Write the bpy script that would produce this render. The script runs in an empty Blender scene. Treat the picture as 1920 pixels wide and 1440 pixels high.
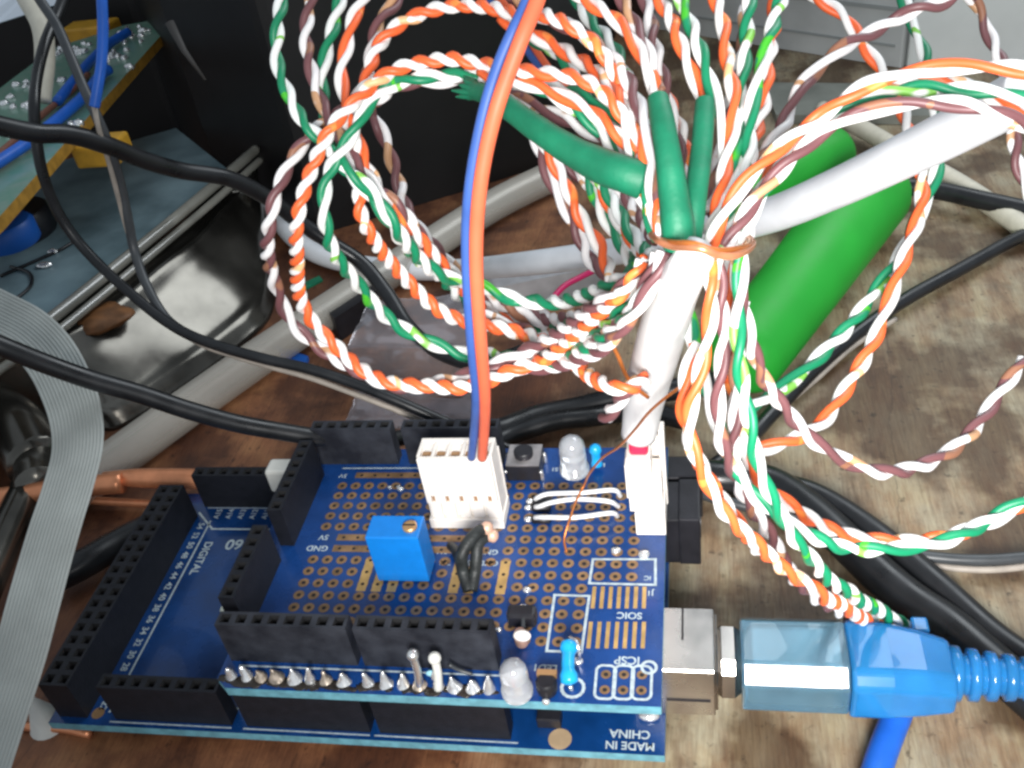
import bpy, math, random
from mathutils import Vector, Matrix, noise
random.seed(7)
# ------------------------------------------------------------------ units: input in mm, scene unit = 1 cm
U = 0.1
F = 1829.46
CAM = Vector((108.2347, -79.1556, 128.3584))
R = Matrix(((0.9808959739576064, 0.0195421824174304, 0.19354893794625383),
            (0.14136869203834881, 0.61186330045215, -0.7782275981171373),
            (-0.13363375765548705, 0.7907220780186714, 0.5974115952580001)))
H = 11.75           # top face of the upper board
TZ = -5.0           # table top

def ray(px, py):
    return R @ Vector(((px - 960) / F, -(py - 720) / F, -1.0))
def T(px, py, z=TZ):
    d = ray(px, py); return CAM + d * ((z - CAM.z) / d.z)
def S(px, py, z=0.0):
    return T(px, py, H + z)
def M(px, py, z=0.0):
    return T(px, py, z)
def D(px, py, dep):
    return CAM + ray(px, py) * dep

sc = bpy.context.scene
col = sc.collection
sc.unit_settings.scale_length = 0.01

# ------------------------------------------------------------------ materials
def mat(name, c, rough=0.5, metal=0.0, var=0.0, vscale=3.0, bump=0.0, bscale=20.0, trans=0.0, ior=1.45,
        coat=0.0, c2=None, alpha=1.0, stretch=(1, 1, 1), spec=0.5, sss=0.0, rvar=0.0):
    m = bpy.data.materials.new(name); m.use_nodes = True
    nt = m.node_tree; b = nt.nodes['Principled BSDF']
    b.inputs['Base Color'].default_value = (*c, 1)
    b.inputs['Roughness'].default_value = rough
    b.inputs['Metallic'].default_value = metal
    b.inputs['IOR'].default_value = ior
    b.inputs['Transmission Weight'].default_value = trans
    b.inputs['Coat Weight'].default_value = coat
    b.inputs['Alpha'].default_value = alpha
    b.inputs['Specular IOR Level'].default_value = spec
    if sss:
        b.inputs['Subsurface Weight'].default_value = sss
        b.inputs['Subsurface Radius'].default_value = (.1, .1, .1)
    tc = nt.nodes.new('ShaderNodeTexCoord'); mp = nt.nodes.new('ShaderNodeMapping')
    mp.inputs['Scale'].default_value = stretch
    nt.links.new(tc.outputs['Object'], mp.inputs['Vector'])
    if var or c2 or rvar:
        n = nt.nodes.new('ShaderNodeTexNoise'); n.inputs['Scale'].default_value = vscale
        n.inputs['Detail'].default_value = 6
        nt.links.new(mp.outputs['Vector'], n.inputs['Vector'])
        r = nt.nodes.new('ShaderNodeValToRGB')
        r.color_ramp.elements[0].position = .35; r.color_ramp.elements[1].position = .68
        d = c2 if c2 else tuple(max(0, x * (1 - var)) for x in c)
        r.color_ramp.elements[0].color = (*d, 1)
        r.color_ramp.elements[1].color = (*[min(1, x * (1 + var * .5)) for x in c], 1)
        nt.links.new(n.outputs['Fac'], r.inputs['Fac'])
        if var or c2: nt.links.new(r.outputs['Color'], b.inputs['Base Color'])
        if rvar:
            mr = nt.nodes.new('ShaderNodeMapRange')
            mr.inputs[1].default_value = .3; mr.inputs[2].default_value = .7
            mr.inputs[3].default_value = max(.02, rough - rvar); mr.inputs[4].default_value = min(1, rough + rvar)
            nt.links.new(n.outputs['Fac'], mr.inputs[0]); nt.links.new(mr.outputs[0], b.inputs['Roughness'])
    if bump:
        n = nt.nodes.new('ShaderNodeTexNoise'); n.inputs['Scale'].default_value = bscale
        n.inputs['Detail'].default_value = 4
        nt.links.new(mp.outputs['Vector'], n.inputs['Vector'])
        bp = nt.nodes.new('ShaderNodeBump'); bp.inputs['Strength'].default_value = bump
        bp.inputs['Distance'].default_value = .02
        nt.links.new(n.outputs['Fac'], bp.inputs['Height']); nt.links.new(bp.outputs['Normal'], b.inputs['Normal'])
    return m

def film_mat(name, fac, c, rough, bump, bscale, metal=.6, sl=.6):
    m = mat(name, c, rough, metal=metal, bump=bump, bscale=bscale)
    nt = m.node_tree; b = nt.nodes['Principled BSDF']; out = nt.nodes['Material Output']
    t = nt.nodes.new('ShaderNodeBsdfTransparent'); t.inputs[0].default_value = (.93, .92, .93, 1)
    x = nt.nodes.new('ShaderNodeMixShader'); lw = nt.nodes.new('ShaderNodeLayerWeight'); lw.inputs[0].default_value = .3
    a = nt.nodes.new('ShaderNodeMath'); a.operation = 'MULTIPLY_ADD'; a.use_clamp = True; a.inputs[1].default_value = sl; a.inputs[2].default_value = fac
    nt.links.new(lw.outputs['Facing'], a.inputs[0]); nt.links.new(a.outputs[0], x.inputs[0])
    nt.links.new(t.outputs[0], x.inputs[1]); nt.links.new(b.outputs[0], x.inputs[2]); nt.links.new(x.outputs[0], out.inputs['Surface'])
    return m

def strand_mat(name, c, patch, per, width, rough=.45):
    """wire insulation with dye patches repeating along the wire (UV.x = mm along the wire)"""
    m = bpy.data.materials.new(name); m.use_nodes = True
    nt = m.node_tree; b = nt.nodes['Principled BSDF']; b.inputs['Roughness'].default_value = rough
    uv = nt.nodes.new('ShaderNodeUVMap'); sp = nt.nodes.new('ShaderNodeSeparateXYZ')
    nt.links.new(uv.outputs['UV'], sp.inputs[0])
    nz = nt.nodes.new('ShaderNodeTexNoise'); nz.inputs['Scale'].default_value = 1.3
    tc = nt.nodes.new('ShaderNodeTexCoord'); nt.links.new(tc.outputs['Object'], nz.inputs['Vector'])
    a0 = nt.nodes.new('ShaderNodeMath'); a0.operation = 'MULTIPLY_ADD'
    nt.links.new(nz.outputs['Fac'], a0.inputs[0]); a0.inputs[1].default_value = 22
    nt.links.new(sp.outputs['X'], a0.inputs[2])
    a = nt.nodes.new('ShaderNodeMath'); a.operation = 'MODULO'; a.inputs[1].default_value = per
    nt.links.new(a0.outputs[0], a.inputs[0])
    r = nt.nodes.new('ShaderNodeMapRange'); r.interpolation_type = 'SMOOTHSTEP'
    r.inputs[1].default_value = width; r.inputs[2].default_value = width + .8
    nt.links.new(a.outputs[0], r.inputs[0])
    mx = nt.nodes.new('ShaderNodeMix'); mx.data_type = 'RGBA'
    mx.inputs[6].default_value = (*patch, 1); mx.inputs[7].default_value = (*c, 1)
    nt.links.new(r.outputs[0], mx.inputs[0]); nt.links.new(mx.outputs[2], b.inputs['Base Color'])
    return m

WHITE = (.8, .8, .8)
m_gcol = strand_mat('green_insulation', (.004, .20, .09), (.05, .4, .02), 37, 1.1)
m_gwht = strand_mat('white_green_insulation', (.78, .8, .78), (.2, .5, .08), 23, 1.1)
m_ocol = strand_mat('orange_insulation', (.78, .125, .03), (.85, .24, .05), 23, 1.2)
m_owht = strand_mat('white_orange_insulation', (.8, .78, .76), (.8, .45, .22), 29, .8)
m_bcol = strand_mat('brown_insulation', (.15, .06, .065), (.27, .12, .07), 19, 2)
m_bwht = strand_mat('white_brown_insulation', (.78, .76, .76), (.5, .28, .15), 21, 1.7)
m_sheath = mat('white_pvc_sheath', (.8, .8, .8), .38, var=.06, vscale=2, bump=.05)
m_grey_sheath = mat('white_grey_pvc', (.78, .8, .83), .35, var=.08, vscale=1.5)
m_cream = mat('cream_pvc', (.62, .58, .48), .45, var=.1)
m_black = mat('black_pvc', (.012, .013, .015), .33, var=.3, vscale=2, spec=.5, rvar=.1)
m_greycab = mat('grey_pvc', (.05, .055, .06), .4, var=.2)
m_beige = mat('beige_wire', (.33, .29, .25), .5, var=.2)
m_bluewire = mat('blue_wire', (.05, .12, .40), .5, var=.1)
m_blueorg = mat('orange_wire', (.86, .155, .07), .52, var=.08)
m_bluebright = mat('bright_blue_wire', (.015, .12, .55), .4, var=.1)
m_magenta = mat('magenta_wire', (.42, .01, .09), .4)
m_heat = mat('green_heat_shrink', (.005, .155, .078), .55, var=.22, vscale=3, bump=.4, bscale=10)
m_cu = mat('copper', (.74, .30, .15), .34, metal=.55, var=.15, vscale=3, bump=.1, bscale=8)
m_cuen = mat('enamelled_copper', (.62, .2, .05), .35, metal=.6, var=.2)
m_pcb = mat('blue_solder_mask', (.004, .04, .16), .26, var=.28, vscale=1.6, coat=.25, rvar=.06)
m_pcbtop = mat('blue_solder_mask_shield', (.006, .045, .19), .27, var=.22, vscale=2.2, coat=.2, rvar=.06)
m_edge = mat('board_edge_laminate', (.13, .33, .40), .5, var=.25, vscale=6, bump=.2)
m_silk = mat('white_silkscreen', (.42, .5, .54), .6, var=.25, vscale=12)
m_pad = mat('tinned_pad', (.30, .18, .09), .42, metal=.35, var=.35, vscale=5)
m_padg = mat('gold_pad', (.50, .32, .12), .42, metal=.3, var=.25, vscale=5)
m_hole = mat('drilled_hole', (.012, .010, .012), .8)
m_solder = mat('solder', (.86, .86, .86), .2, metal=.75, var=.08, bump=.3, bscale=12)
m_soldb = mat('flux_stained_solder', (.5, .42, .34), .3, metal=.5, var=.6, vscale=8, bump=.4, bscale=14)
m_tin = mat('tinned_lead', (.82, .82, .82), .25, metal=.9)
m_head = mat('black_header_plastic', (.007, .008, .011), .5, var=.3, vscale=6, bump=.25, bscale=25, c2=(.012, .013, .018), spec=.3)
m_headg = mat('dusty_header_plastic', (.03, .033, .042), .6, var=.3, vscale=2.4, bump=.2, bscale=20, c2=(.010, .011, .016), spec=.35)
m_hh = mat('header_hole', (.004, .004, .005), .8)
m_nylon = mat('white_nylon', (.8, .75, .7), .45, var=.05, vscale=4, sss=.15)
m_nylonhole = mat('crimp_terminal', (.42, .24, .12), .5, metal=.3)
m_blackpl = mat('black_plastic', (.014, .014, .018), .4, var=.3, vscale=3, bump=.15, bscale=18)
m_bluepot = mat('blue_trimmer_plastic', (.005, .19, .62), .42, var=.08, vscale=5, bump=.1, bscale=30)
m_brass = mat('brass', (.7, .42, .2), .4, metal=.8)
m_blueres = mat('blue_resistor_lacquer', (.01, .33, .72), .25, var=.1, coat=.4)
m_clear = mat('clear_epoxy', (.9, .92, .95), .06, trans=.75, ior=1.5, coat=.6)
m_nickel = mat('nickel_shell', (.62, .58, .54), .24, metal=1, var=.2, vscale=.9, rvar=.08)
m_usbblue = mat('translucent_blue_pvc', (.03, .28, .68), .22, var=.15, vscale=1.6, trans=.5, ior=1.3, coat=.5)
m_usbclr = mat('clear_blue_pvc', (.22, .45, .62), .2, var=.15, vscale=1.6, trans=.75, ior=1.3, coat=.5, bump=.5, bscale=2.5)
m_red = mat('red_tape', (.62, .02, .07), .5, var=.15)
m_ribbon = mat('grey_ribbon_pvc', (.36, .38, .36), .55, var=.12, vscale=1.4)
m_green = mat('green_plastic', (.014, .36, .03), .55, var=.1, vscale=.8, bump=.04, bscale=4, rvar=.08)
m_smoke = mat('smoked_plastic', (.115, .108, .095), .19, metal=.85, var=.7, vscale=.5, bump=.22, bscale=.8, rvar=.07)
m_lid = mat('grey_blue_plastic', (.19, .27, .30), .35, var=.3, vscale=.6, bump=.1, c2=(.09, .14, .16))
m_acryl = film_mat('clear_acrylic', .30, (.62, .59, .52), .26, .15, 2.0, metal=.1)
m_film = film_mat('clear_blister_plastic', .16, (.85, .83, .88), .16, .5, .8, sl=.3)
m_bag = mat('black_case_plastic', (.006, .006, .0065), .5, var=.4, vscale=.5, bump=.1, bscale=3)
m_case = mat('grey_painted_steel', (.46, .48, .48), .5, var=.1, vscale=.8)
m_case2 = mat('pale_grey_plastic', (.62, .65, .64), .5, var=.08, vscale=.5)
m_strip = mat('greenish_grey_strip', (.2, .21, .185), .55, var=.25, vscale=.8)
m_gpcb = mat('green_solder_mask', (.09, .22, .16), .3, var=.5, vscale=2.5, c2=(.2, .3, .24), coat=.3)
m_ochre = mat('phenolic_board_edge', (.42, .22, .03), .6, var=.3, vscale=4)
m_dkblue = mat('blue_knob_plastic', (.004, .08, .36), .45)
m_rust = mat('rusty_patch', (.20, .085, .03), .6, var=.5, vscale=2.5)
m_white = mat('white_plastic', (.62, .62, .58), .5, var=.1)
m_tape = mat('pale_sticker', (.42, .45, .40), .6, var=.1)

def wood():
    m = bpy.data.materials.new('worn_wood'); m.use_nodes = True
    nt = m.node_tree; N = nt.nodes; L = nt.links; b = N['Principled BSDF']
    tc = N.new('ShaderNodeTexCoord')
    def mp(s, loc=(0, 0, 0), rot=0):
        q = N.new('ShaderNodeMapping'); q.inputs['Scale'].default_value = s; q.inputs['Location'].default_value = loc
        q.inputs['Rotation'].default_value = (0, 0, rot)
        L.new(tc.outputs['Object'], q.inputs['Vector']); return q
    def nz(mapn, sc_, det=8, rough=.6):
        n = N.new('ShaderNodeTexNoise'); n.inputs['Scale'].default_value = sc_; n.inputs['Detail'].default_value = det
        n.inputs['Roughness'].default_value = rough; L.new(mapn.outputs[0], n.inputs['Vector']); return n
    def ramp(src, stops):
        r = N.new('ShaderNodeValToRGB')
        while len(r.color_ramp.elements) < len(stops): r.color_ramp.elements.new(.5)
        for e, (p, c) in zip(r.color_ramp.elements, stops): e.position = p; e.color = (*c, 1)
        L.new(src, r.inputs['Fac']); return r
    def mix(a, b_, f, mode='MIX'):
        x = N.new('ShaderNodeMix'); x.data_type = 'RGBA'; x.blend_type = mode
        L.new(a, x.inputs[6]); L.new(b_, x.inputs[7])
        if isinstance(f, float): x.inputs[0].default_value = f
        else: L.new(f, x.inputs[0])
        return x
    grain = nz(mp((1.7, .3, 1), rot=-.12), 1.5, 10, .68)
    fine = nz(mp((9, .8, 1), rot=-.12), 2.2)
    blot = nz(mp((1, 1, 1)), .38, 5, .55)
    blot2 = nz(mp((1, .75, 1), loc=(7, 3, 0)), .9, 7, .65)
    speck = nz(mp((1, 1, 1), loc=(3, 9, 0)), 5.5, 3, .6)
    base = ramp(grain.outputs['Fac'], [(.28, (.12, .072, .04)), (.45, (.25, .165, .095)), (.6, (.33, .26, .155)), (.78, (.42, .36, .235))])
    pale = ramp(grain.outputs['Fac'], [(.3, (.23, .18, .12)), (.7, (.42, .38, .27))])
    pk = ramp(blot2.outputs['Fac'], [(.42, (0, 0, 0)), (.62, (1, 1, 1))])
    c = mix(base.outputs[0], pale.outputs[0], pk.outputs[0])
    # reddish varnish left on the middle and left of the board
    sx = N.new('ShaderNodeSeparateXYZ'); L.new(tc.outputs['Object'], sx.inputs[0])
    red = N.new('ShaderNodeMapRange'); red.inputs[1].default_value = 11.5; red.inputs[2].default_value = 8.5
    wob = N.new('ShaderNodeMath'); wob.operation = 'MULTIPLY_ADD'; wob.inputs[1].default_value = 3.0
    L.new(blot.outputs['Fac'], wob.inputs[0]); L.new(sx.outputs['X'], wob.inputs[2])
    L.new(wob.outputs[0], red.inputs[0])
    varn = ramp(blot2.outputs['Fac'], [(.3, (.10, .035, .015)), (.5, (.24, .095, .04)), (.72, (.36, .17, .07))])
    c = mix(c.outputs[2], varn.outputs[0], red.outputs[0])
    fr = ramp(fine.outputs['Fac'], [(.3, (.55, .52, .5)), (.6, (1, 1, 1))])
    c = mix(c.outputs[2], fr.outputs[0], .65, 'MULTIPLY')
    st = ramp(blot.outputs['Fac'], [(.45, (.30, .22, .17)), (.55, (1, 1, 1))])
    c = mix(c.outputs[2], st.outputs[0], .9, 'MULTIPLY')
    sp = ramp(speck.outputs['Fac'], [(.28, (.3, .28, .27)), (.38, (1, 1, 1))])
    c = mix(c.outputs[2], sp.outputs[0], .8, 'MULTIPLY')
    # plank joints
    wv = N.new('ShaderNodeMath'); wv.operation = 'PINGPONG'; wv.inputs[1].default_value = 2.3
    ox = N.new('ShaderNodeMath'); ox.operation = 'MULTIPLY_ADD'; ox.inputs[1].default_value = -.12
    L.new(sx.outputs['Y'], ox.inputs[0]); L.new(sx.outputs['X'], ox.inputs[2])
    jw = N.new('ShaderNodeMath'); jw.operation = 'MULTIPLY_ADD'; jw.inputs[1].default_value = .5
    L.new(blot2.outputs['Fac'], jw.inputs[0]); L.new(ox.outputs[0], jw.inputs[2]); L.new(jw.outputs[0], wv.inputs[0])
    jn = ramp(wv.outputs[0], [(0, (.25, .22, .2)), (.022, (1, 1, 1))])
    c = mix(c.outputs[2], jn.outputs[0], .5, 'MULTIPLY')
    L.new(c.outputs[2], b.inputs['Base Color'])
    b.inputs['Roughness'].default_value = .62
    bp = N.new('ShaderNodeBump'); bp.inputs['Strength'].default_value = .5; bp.inputs['Distance'].default_value = .03
    L.new(fine.outputs['Fac'], bp.inputs['Height']); L.new(bp.outputs[0], b.inputs['Normal'])
    return m
m_wood = wood()

# ------------------------------------------------------------------ mesh builder
class MB:
    def __init__(s): s.v = []; s.f = []; s.mi = []; s.sm = []; s.uv = None
    def add(s, vs, fs, mi=0, smooth=False, uvs=None):
        o = len(s.v); s.v += [Vector(v) for v in vs]
        for f in fs: s.f.append([i + o for i in f]); s.mi.append(mi); s.sm.append(smooth)
        if uvs is not None:
            if s.uv is None: s.uv = []
            s.uv += uvs
        return s
    def box(s, a, b, mi=0, mat4=None):
        x0, y0, z0 = a; x1, y1, z1 = b
        vs = [Vector(p) for p in ((x0, y0, z0), (x1, y0, z0), (x1, y1, z0), (x0, y1, z0), (x0, y0, z1), (x1, y0, z1), (x1, y1, z1), (x0, y1, z1))]
        if mat4: vs = [mat4 @ v for v in vs]
        return s.add(vs, [(0, 3, 2, 1), (4, 5, 6, 7), (0, 1, 5, 4), (1, 2, 6, 5), (2, 3, 7, 6), (3, 0, 4, 7)], mi)
    def prism(s, poly, z0, z1, mi=0, mtop=None, mside=None):
        """poly: list of (x,y) counter-clockwise"""
        n = len(poly)
        ar = sum(poly[i][0] * poly[(i + 1) % n][1] - poly[(i + 1) % n][0] * poly[i][1] for i in range(n))
        if ar < 0: poly = poly[::-1]
        vs = [(p[0], p[1], z0) for p in poly] + [(p[0], p[1], z1) for p in poly]
        s.add(vs, [list(range(n))[::-1]], mi)
        s.add(vs, [list(range(n, 2 * n))], mi if mtop is None else mtop)
        s.add(vs, [(i, (i + 1) % n, (i + 1) % n + n, i + n) for i in range(n)], mi if mside is None else mside)
        return s
    def lathe(s, c, prof, n=20, mi=0, axis=None, smooth=True, caps=True):
        """prof: list of (r, h) along axis"""
        ax = Vector(axis or (0, 0, 1)).normalized()
        u = ax.orthogonal().normalized(); w = ax.cross(u)
        c = Vector(c); vs = []
        for r, h in prof:
            for k in range(n):
                t = 2 * math.pi * k / n
                vs.append(c + ax * h + (u * math.cos(t) + w * math.sin(t)) * r)
        fs = []
        for j in range(len(prof) - 1):
            for k in range(n):
                fs.append((j * n + k, j * n + (k + 1) % n, (j + 1) * n + (k + 1) % n, (j + 1) * n + k))
        s.add(vs, fs, mi, smooth)
        if caps:
            s.add(vs[:n], [list(range(n))[::-1]], mi); s.add(vs[-n:], [list(range(n))], mi)
        return s
    def tube(s, path, r, n=10, mi=0, phase=0.0, off=0.0, pitch=None, cap=True, u0=0.0, up0=None):
        """sweep a circle along path; with off/pitch it is one strand of a twist"""
        P = [Vector(p) for p in path]
        tg = []
        for i in range(len(P)):
            a = P[max(0, i - 1)]; b = P[min(len(P) - 1, i + 1)]
            tg.append((b - a).normalized())
        nrm = tg[0].orthogonal().normalized(); frames = []; L = 0.0; Ls = []
        for i in range(len(P)):
            if i: L += (P[i] - P[i - 1]).length
            Ls.append(L)
            nrm = (nrm - tg[i] * nrm.dot(tg[i])).normalized()
            frames.append((nrm.copy(), tg[i].cross(nrm)))
        C = []
        for i in range(len(P)):
            if off:
                th = phase + 2 * math.pi * Ls[i] / pitch + 2.6 * noise.noise(Vector((Ls[i] * .07, phase * 9 if phase < 3.1 else (phase - math.pi) * 9, pitch)))
                ro = off * (r[i] if isinstance(r, list) else r)
                C.append(P[i] + (frames[i][0] * math.cos(th) + frames[i][1] * math.sin(th)) * ro)
            else: C.append(P[i])
        vs = []; uvs = []
        for i in range(len(C)):
            a = C[max(0, i - 1)]; b = C[min(len(C) - 1, i + 1)]; t = (b - a).normalized()
            u = frames[i][0]; u = (u - t * u.dot(t)).normalized(); w = t.cross(u)
            rr = r[i] if isinstance(r, (list, tuple)) else r
            for k in range(n):
                th = 2 * math.pi * k / n
                vs.append(C[i] + (u * math.cos(th) + w * math.sin(th)) * rr); uvs.append((Ls[i] + u0, k / n))
        fs = []
        for i in range(len(C) - 1):
            for k in range(n):
                fs.append((i * n + k, i * n + (k + 1) % n, (i + 1) * n + (k + 1) % n, (i + 1) * n + k))
        if cap: fs += [list(range(n))[::-1], list(range(len(vs) - n, len(vs)))]
        s.add(vs, fs, mi, True, uvs)
        return s
    def blob(s, c, rx, ry, rz, n=12, m=7, mi=0, wob=0.0, seed=0):
        vs = []; fs = []; c = Vector(c)
        for j in range(m + 1):
            ph = math.pi * j / m - math.pi / 2
            for k in range(n):
                t = 2 * math.pi * k / n
                d = Vector((math.cos(ph) * math.cos(t), math.cos(ph) * math.sin(t), math.sin(ph)))
                q = 1 + wob * noise.noise(d * 1.7 + Vector((seed, seed * .7, 0)))
                vs.append(c + Vector((d.x * rx, d.y * ry, d.z * rz)) * q)
        for j in range(m):
            for k in range(n):
                fs.append((j * n + k, j * n + (k + 1) % n, (j + 1) * n + (k + 1) % n, (j + 1) * n + k))
        return s.add(vs, fs, mi, True)
    def text(s, body, size, pos, rot=0.0, mi=0, flat=True, mat4=None):
        cu = bpy.data.curves.new('txt', 'FONT'); cu.body = body; cu.size = size; cu.align_x = 'CENTER'; cu.align_y = 'CENTER'
        cu.offset = size * .022
        o = bpy.data.objects.new('txt', cu); col.objects.link(o)
        me = bpy.data.meshes.new_from_object(o.evaluated_get(bpy.context.evaluated_depsgraph_get()))
        Mx = mat4 or (Matrix.Translation(Vector(pos)) @ Matrix.Rotation(rot, 4, 'Z'))
        s.add([Mx @ v.co for v in me.vertices], [list(p.vertices) for p in me.polygons], mi)
        bpy.data.objects.remove(o); bpy.data.meshes.remove(me); bpy.data.curves.remove(cu)
        return s
    def build(s, name, mats, parent=None, origin=None, bevel=0.0, seg=2):
        if not isinstance(mats, (list, tuple)): mats = [mats]
        me = bpy.data.meshes.new(name)
        off = Vector(origin) if origin is not None else Vector((0, 0, 0))
        if parent is not None: off = wloc(parent)
        elif origin is None:
            xs = [v.x for v in s.v]; ys = [v.y for v in s.v]; zs = [v.z for v in s.v]
            off = Vector(((min(xs) + max(xs)) / 2, (min(ys) + max(ys)) / 2, min(zs)))
        me.from_pydata([tuple((v - off) * U) for v in s.v], [], s.f)
        for m in mats: me.materials.append(m)
        for p, k, q in zip(me.polygons, s.mi, s.sm): p.material_index = k; p.use_smooth = q
        if s.uv is not None and len(s.uv) == len(s.v):
            l = me.uv_layers.new(name='UVMap')
            for lp in me.loops: l.data[lp.index].uv = s.uv[lp.vertex_index]
        me.update()
        o = bpy.data.objects.new(name, me); col.objects.link(o)
        if parent is not None: o.parent = parent
        else: o.location = off * U
        if bevel:
            b = o.modifiers.new('bevel', 'BEVEL'); b.width = bevel * U; b.segments = seg; b.limit_method = 'ANGLE'
            b.angle_limit = math.radians(40)
            b.harden_normals = False
        return o
WL = {}
def wloc(o):
    v = Vector((0, 0, 0))
    while o is not None:
        v += Vector(o.location); o = o.parent
    return v / U
def tag(o, label, cat, group=None, kind=None):
    if label: o['label'] = label
    if cat: o['category'] = cat
    if group: o['group'] = group
    if kind: o['kind'] = kind
    return o
def thing(name, label, cat, loc, group=None):
    o = bpy.data.objects.new(name, None); col.objects.link(o); o.location = Vector(loc) * U
    o.empty_display_size = .2
    return tag(o, label, cat, group)

def spline(pts, step=1.0):
    """Catmull-Rom through pts, resampled to an even step (mm)"""
    P = [Vector(p) for p in pts]
    if len(P) == 2: P = [P[0], P[0].lerp(P[1], .5), P[1]]
    Q = [P[0] * 2 - P[1]] + P + [P[-1] * 2 - P[-2]]
    dense = []
    for i in range(1, len(Q) - 2):
        a, b, c, d = Q[i - 1:i + 3]
        for k in range(24):
            t = k / 24
            dense.append(.5 * ((2 * b) + (c - a) * t + (2 * a - 5 * b + 4 * c - d) * t * t + (3 * b - a - 3 * c + d) * t ** 3))
    dense.append(P[-1])
    out = [dense[0]]; acc = 0
    for i in range(1, len(dense)):
        seg = (dense[i] - dense[i - 1]).length
        if seg == 0: continue
        pos = 0
        while acc + seg - pos >= step:
            pos += step - acc; acc = 0
            out.append(dense[i - 1].lerp(dense[i], pos / seg))
        acc += seg - pos
    out.append(P[-1])
    return out
def jitter(path, amp=.5, sc_=.05, seed=0):
    return [p + noise.noise_vector(p * sc_ + Vector((seed * 3.1, 0, 0))) * amp for p in path]
def Z(pts, z=TZ):
    """pixel trace lying at height z (or (px,py,z))"""
    return [T(p[0], p[1], p[2] if len(p) > 2 else z) for p in pts]
def W(pts):
    return [D(*p) for p in pts]

# ================================================================== SETTING
tb = MB()
nx, ny = 60, 60
x0, x1, y0, y1 = -520, 420, -160, 760
tb.prism([(x0, y0), (x1, y0), (x1, y1), (x0, y1)], TZ - 25, TZ, 0)
o = tb.build('table_top', m_wood, origin=(0, 0, 0)); tag(o, 'worn brown wooden bench top with dark stains under everything', None); o['kind'] = 'structure'

# ================================================================== MAIN BOARD
def header(name, xa, ya, nxp, nyp, z0, parent, matl, h=8.5, gap=None):
    """female header, xa,ya = first pin centre"""
    m = MB(); p = 2.54; c = 1.27
    X0, Y0 = xa - c, ya - c; X1, Y1 = xa + (nxp - 1) * p + c, ya + (nyp - 1) * p + c; z1 = z0 + h
    vs = [(X0, Y0, z0), (X1, Y0, z0), (X1, Y1, z0), (X0, Y1, z0), (X0, Y0, z1), (X1, Y0, z1), (X1, Y1, z1), (X0, Y1, z1)]
    m.add(vs, [(0, 3, 2, 1), (0, 1, 5, 4), (1, 2, 6, 5), (2, 3, 7, 6), (3, 0, 4, 7)])
    for i in range(nxp):
        for j in range(nyp):
            cx, cy = xa + i * p, ya + j * p; q = .55; ch = .78; e = .2
            vs = []
            for rr, zz in ((c, z1), (ch, z1), (q, z1 - .45), (q, z1 - 2.2)):
                vs += [(cx - rr, cy - rr, zz), (cx + rr, cy - rr, zz), (cx + rr, cy + rr, zz), (cx - rr, cy + rr, zz)]
            for k in range(3):
                m.add(vs, [(4 * k + a, 4 * k + (a + 1) % 4, 4 * k + 4 + (a + 1) % 4, 4 * k + 4 + a) for a in range(4)], 0 if k == 0 else 1)
            m.add(vs, [(12, 13, 14, 15)], 1)
    return m.build(name, [matl, m_hh], parent)

def ring(m, x, y, z, ro, ri, mi_pad, mi_hole, n=14):
    vs = [(x + ro * math.cos(2 * math.pi * k / n), y + ro * math.sin(2 * math.pi * k / n), z) for k in range(n)]
    vi = [(x + ri * math.cos(2 * math.pi * k / n), y + ri * math.sin(2 * math.pi * k / n), z) for k in range(n)]
    m.add(vs + vi, [(k, (k + 1) % n, n + (k + 1) % n, n + k) for k in range(n)], mi_pad)
    m.add(vi, [list(range(n))], mi_hole)
def rect(m, x0, y0, x1, y1, z, mi):
    m.add([(x0, y0, z), (x1, y0, z), (x1, y1, z), (x0, y1, z)], [(0, 1, 2, 3)], mi)
def line(m, pts, w, z, mi, closed=False):
    n = len(pts); rng = range(n if closed else n - 1)
    for i in rng:
        a = Vector(pts[i][:2]); b = Vector(pts[(i + 1) % n][:2]); d = (b - a).normalized(); q = Vector((-d.y, d.x)) * w / 2
        e = d * w / 2
        m.add([(*(a - e + q), z), (*(a - e - q), z), (*(b + e - q), z), (*(b + e + q), z)], [(0, 1, 2, 3)], mi)
        z += .0015

MX0 = 2.4
mega = thing('microcontroller_board', 'long blue microcontroller board at the bottom, carrying the smaller blue board', 'circuit board', (50, 26, TZ))
b = MB()
b.prism([(MX0, 0), (101.6, 0), (101.6, 52.5), (100, 53.3), (MX0, 53.3)], -1.6, 0, 2, mtop=0, mside=1)
zt = .03
b.text('2560', 3.5, (*M(456, 1020)[:2], zt), math.pi + .03, 2)
b.text('MADE IN', 1.8, (*M(1181, 1398)[:2], zt), math.pi, 2)
b.text('CHINA', 1.9, (*M(1181, 1376)[:2], zt), math.pi, 2)
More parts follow.
